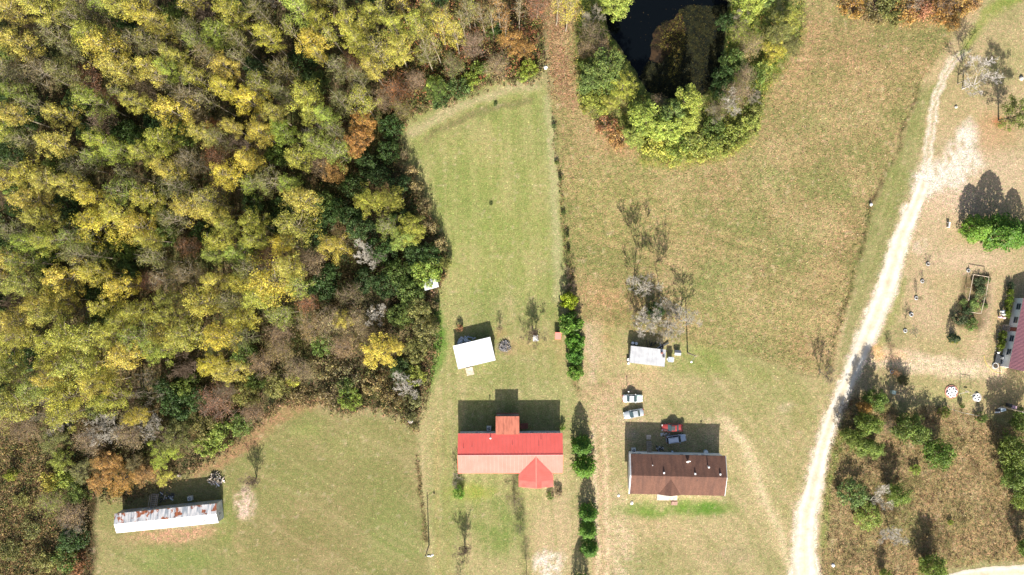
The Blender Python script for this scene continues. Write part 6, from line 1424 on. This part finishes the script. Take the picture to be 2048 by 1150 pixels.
# garden hose
b = MB(); hs = [(1968, 711), (1970, 722), (1976, 733), (1985, 741), (1994, 745), (2003, 747)]
for a, c in zip(hs[:-1], hs[1:]): b.tube(G(*a)+Vector((0, 0, .03)), G(*c)+Vector((0, 0, .03)), .045, .045, 6)
tag(b.build('garden_hose', mat('yellow_rubber', (.62, .46, .10), .6, lit=False)), 'yellow hose curving over the lawn by the large tyre planter', 'hose')

# fenced garden bed
gb0 = G(1953, 592)
def bed_l(x, y, z=0): return G(x, y, z)-gb0
e = empty('garden_bed', gb0, 'long timber rails on posts round the overgrown garden bed', 'garden bed')
for (a, c), (a2, c2), z in (((1947, 549), (1937, 601), 1.5), ((1947, 549), (1978, 554), 1.5), ((1978, 554), (1972, 590), 1.5), ((1970, 594), (1962, 627), 1.5), ((1962, 627), (1943, 625), 1.5)):
    MB().beam(bed_l(a, c, z), bed_l(a2, c2, z), .09, .09).build('rail', mwoodl, e)
for a, c in ((1947, 549), (1937, 601), (1978, 554), (1972, 590), (1962, 627), (1943, 625), (1942, 575)):
    p = bed_l(a, c, 1.5); MB().tube((p.x, p.y, -.2), (p.x, p.y, 1.48), .05, .05, 6).build('post', mwood, e)
for x, y, r, h, col, lb in ((1960, 565, 14, 1.6, (92, 108, 66), 'grey-green leafy plants in the north half of the garden bed'), (1964, 585, 15, 1.8, (104, 122, 78), 'bluish green plants in the middle of the garden bed'), (1953, 610, 15, 1.3, (150, 172, 84), 'pale green plants spilling over the southwest rail of the garden bed'),
                            (1976, 560, 8, 1.1, (96, 116, 60), 'small plant outside the northeast corner of the garden bed'), (1938, 620, 12, 1.2, (96, 112, 62), 'dark green plant outside the west side of the garden bed'), (1970, 612, 8, 1.0, (120, 140, 70), 'little plant along the east rail of the garden bed'), (1928, 605, 9, 1.0, (110, 130, 70), 'low plant trailing west of the garden bed')):
    plant('bush', x, y, h, r, col, 'garden_plant', lb, 'plant', 'plants in the garden bed')

# things by the sheds
def barrel(px__, py__, r, h, m, label, water=True, cat='barrel'):
    e = empty('barrel' if cat == 'barrel' else 'tank', G(px__, py__), label, cat); MB().lathe((0, 0, 0), [(r*.92, 0), (r, .08*h), (r*1.02, .5*h), (r, .94*h), (r*.95, h)], 16).build('drum', m, e, True)
    MB().lathe((0, 0, h), [(r*.95, -.02), (r*.95, .02)], 16).build('lid', mwhite if water else m, e)
mblue = mat('blue_plastic', (.20, .28, .40), .5, lit=False)
barrel(1264.5, 685.5, .33, .9, mblue, 'blue-grey barrel behind the smaller white shed, western one'); barrel(1271.5, 686.5, .36, .9, mblue, 'blue-grey barrel behind the smaller white shed, eastern one')
barrel(1256, 719, .36, .6, mdark, 'dark barrel at the west wall of the smaller white shed'); barrel(1256.3, 726.5, .26, .5, mwhite, 'white bucket at the southwest corner of the smaller white shed')
barrel(1410.5, 903, .5, .9, mat('pale_blue_drum', (.40, .50, .54), .4, lit=False), 'round pale blue tank against the back of the brown-roofed house', cat='tank')
barrel(1344, 903, .26, .5, mblue, 'small blue pail behind the brown-roofed house')
e = empty('dog_house', G(1354, 705), 'grey kennel with a dark back, east of the smaller white shed', 'kennel', rz=-.05)
MB().box((0, 0, .4), (1.2, .9, .8)).build('wall', mgrey, e); b = MB(); b.add([(-.75, -.62, .78), (.75, -.62, .78), (.75, 0, 1.12), (-.75, 0, 1.12), (-.75, .62, .78), (.75, .62, .78)], [(0, 1, 2, 3), (3, 2, 5, 4)]); b.build('roof', mat('grey_felt', (.34, .34, .33), .9, lit=False), e)
e = empty('dog_house', G(1339, 718), 'grey box on a post right beside the smaller white shed', 'box', rz=-.08)
MB().box((0, 0, .95), (1.1, 1.0, .9)).build('wall', mat('slate_paint', (.22, .24, .27), .6, lit=False), e); b = MB(); b.slab([(-.62, -.6, 1.42), (.62, -.6, 1.42), (.62, .6, 1.52), (-.62, .6, 1.52)], .05); b.build('lid', mat('slate_top', (.30, .33, .37), .5, lit=False), e)
MB().box((-.72, 0, 1.1), (.22, .5, .05)).build('shelf', mwhite, e); MB().box((.70, 0, 1.1), (.2, .8, .05)).build('shelf', mwhite, e)
for x in (-.4, .4): MB().tube((x, -.2, 0), (x, -.2, .55), .04, .04, 5).build('leg', mdark, e)
e = empty('yard_sign_post', G(1254.5, 781), 'thin post with a small white top behind the white sedan', 'post')
MB().tube((0, 0, 0), (0, 0, 1.9), .07, .06, 8).build('post', mwood, e); MB().box((0, 0, 1.95), (.3, .2, .24)).build('cap', mwhite, e)
def junk(name, px__, py__, n, rx, ry, label, cols, seed, zs=.5, rz=0, ln=(.5, 1.3), wd=(.12, .34)):
    g = random.Random(seed); e = empty(name, G(px__, py__), label, 'heap', rz=rz)
    for i in range(n):
        a = g.uniform(0, 6.283); q = math.sqrt(g.random()); x, y = rx*q*math.cos(a), ry*q*math.sin(a); z = g.uniform(.1, zs)*(1.15-q)
        d = Vector((math.cos(g.uniform(0, 6.28)), math.sin(g.uniform(0, 6.28)), g.uniform(-.3, .3)))*g.uniform(*ln)/2
        MB().beam(Vector((x, y, z+.12))-d, Vector((x, y, z+.12))+d, g.uniform(*wd), g.uniform(.05, .14)).build('piece', g.choice(cols), e)
mtan = mat('bleached_board', (.56, .48, .40), .9, lit=False); mbk = mat('charred_wood', (.05, .045, .04), .9, lit=False); mash = mat('ash', (.28, .27, .28), .95, lit=False, var=.3, scale=3)
mash2 = mat('pale_ash', (.22, .21, .21), .95, lit=False, var=.3, scale=3)
junk('rubbish_heap', 433, 958, 70, 1.9, 1.4, 'heap of bleached boards and scrap north of the rusty mobile home', [mtan, mwhite, mwood, mbk, mwood, mwoodl, mtan], 5, 1.0, wd=(.08, .24))
junk('brush_pile', 1010, 692, 110, 1.3, 1.25, 'grey heap of burnt sticks and ash east of the larger white shed', [mash, mash, mash, mbk, mwood, mash2], 6, .5, ln=(.3, .9), wd=(.04, .10))
mbg = mat('blue_grey_plastic', (.34, .40, .46), .5, lit=False)
junk('scrap_pile', 931, 681, 22, 2.2, .7, 'pale blue-grey scrap stacked behind the larger white shed', [mbg, mgrey, mbg, mwhite], 8, .5, r1_, (.4, 1.6))
junk('scrap_pile', 334, 993, 26, 2.0, 1.3, 'dark scrap metal in the shade behind the rusty mobile home', [mdark, mgrey, mbk, mwood, mdark], 9, .5)
junk('scrap_pile', 1320, 897, 10, .7, .5, 'dark scrap and a pale handle beside the back steps', [mdark, mgrey, mdark], 10, .7)
junk('scrap_pile', 1330, 868, 9, 1.1, .8, 'flat dark pallet scraps west of the silver wagon', [mwood, mbk, mgrey], 12, .12)
junk('scrap_pile', 1310, 690, 10, 2.4, .4, 'poles and scrap along the back wall of the smaller white shed', [mdark, mgrey, mbk], 13, .4, r2_, (.8, 2.2))
e = empty('concrete_block', G(358, 951), 'grey slab lying at the wood edge north of the rusty mobile home', 'slab'); MB().box((0, 0, .15), (1.0, .5, .3), -.2).build('slab', mconc, e)
e = empty('brick_sign', G(859, 1112), 'white marker lying below the west utility pole', 'marker'); MB().box((0, 0, .1), (1.0, .22, .2), -.15).build('slab', mwhite, e)
e = empty('boundary_fence', G(1895, 820), 'low wire fence along the north edge of the brush lot', 'fence')
f0 = G(1895, 820); fp_ = [G(a, c)-f0 for a, c in ((1890, 815), (1908, 820), (1925, 825), (1945, 829), (1962, 832))]
for p in fp_: MB().tube((p.x, p.y, -.1), (p.x, p.y, 1.15), .045, .04, 6).build('post', mwood, e)
b = MB()
for a, c in zip(fp_[:-1], fp_[1:]):
    for z in (.4, .75, 1.1): b.tube((a.x, a.y, z), (c.x, c.y, z), .012, .012, 3)
b.build('wire', msteel, e)
# seedling clumps in the mown field
for a, c, h, lb in ((991, 208, .4, 'dark weed clump at the top of the mown field'), (982, 407, .25, 'tiny weed clump in the middle of the mown field'), (1108, 252, .8, 'dark bushy clump on the hedge line, northernmost'), (1114, 325, .7, 'dark bushy clump on the hedge line, second from north'), (1122, 357, .9, 'dark bushy clump on the hedge line, third from north'), (1127, 425, .6, 'small green clump on the hedge line'), (1134, 470, .9, 'green clump on the hedge line north of the brown bushes'), (1136, 503, .9, 'dark clump on the hedge line nearest the brown bushes')):
    plant('bush', a, c, h*1.6, 4+h*2, (96, 112, 56), 'weed_clump', lb, 'weed')
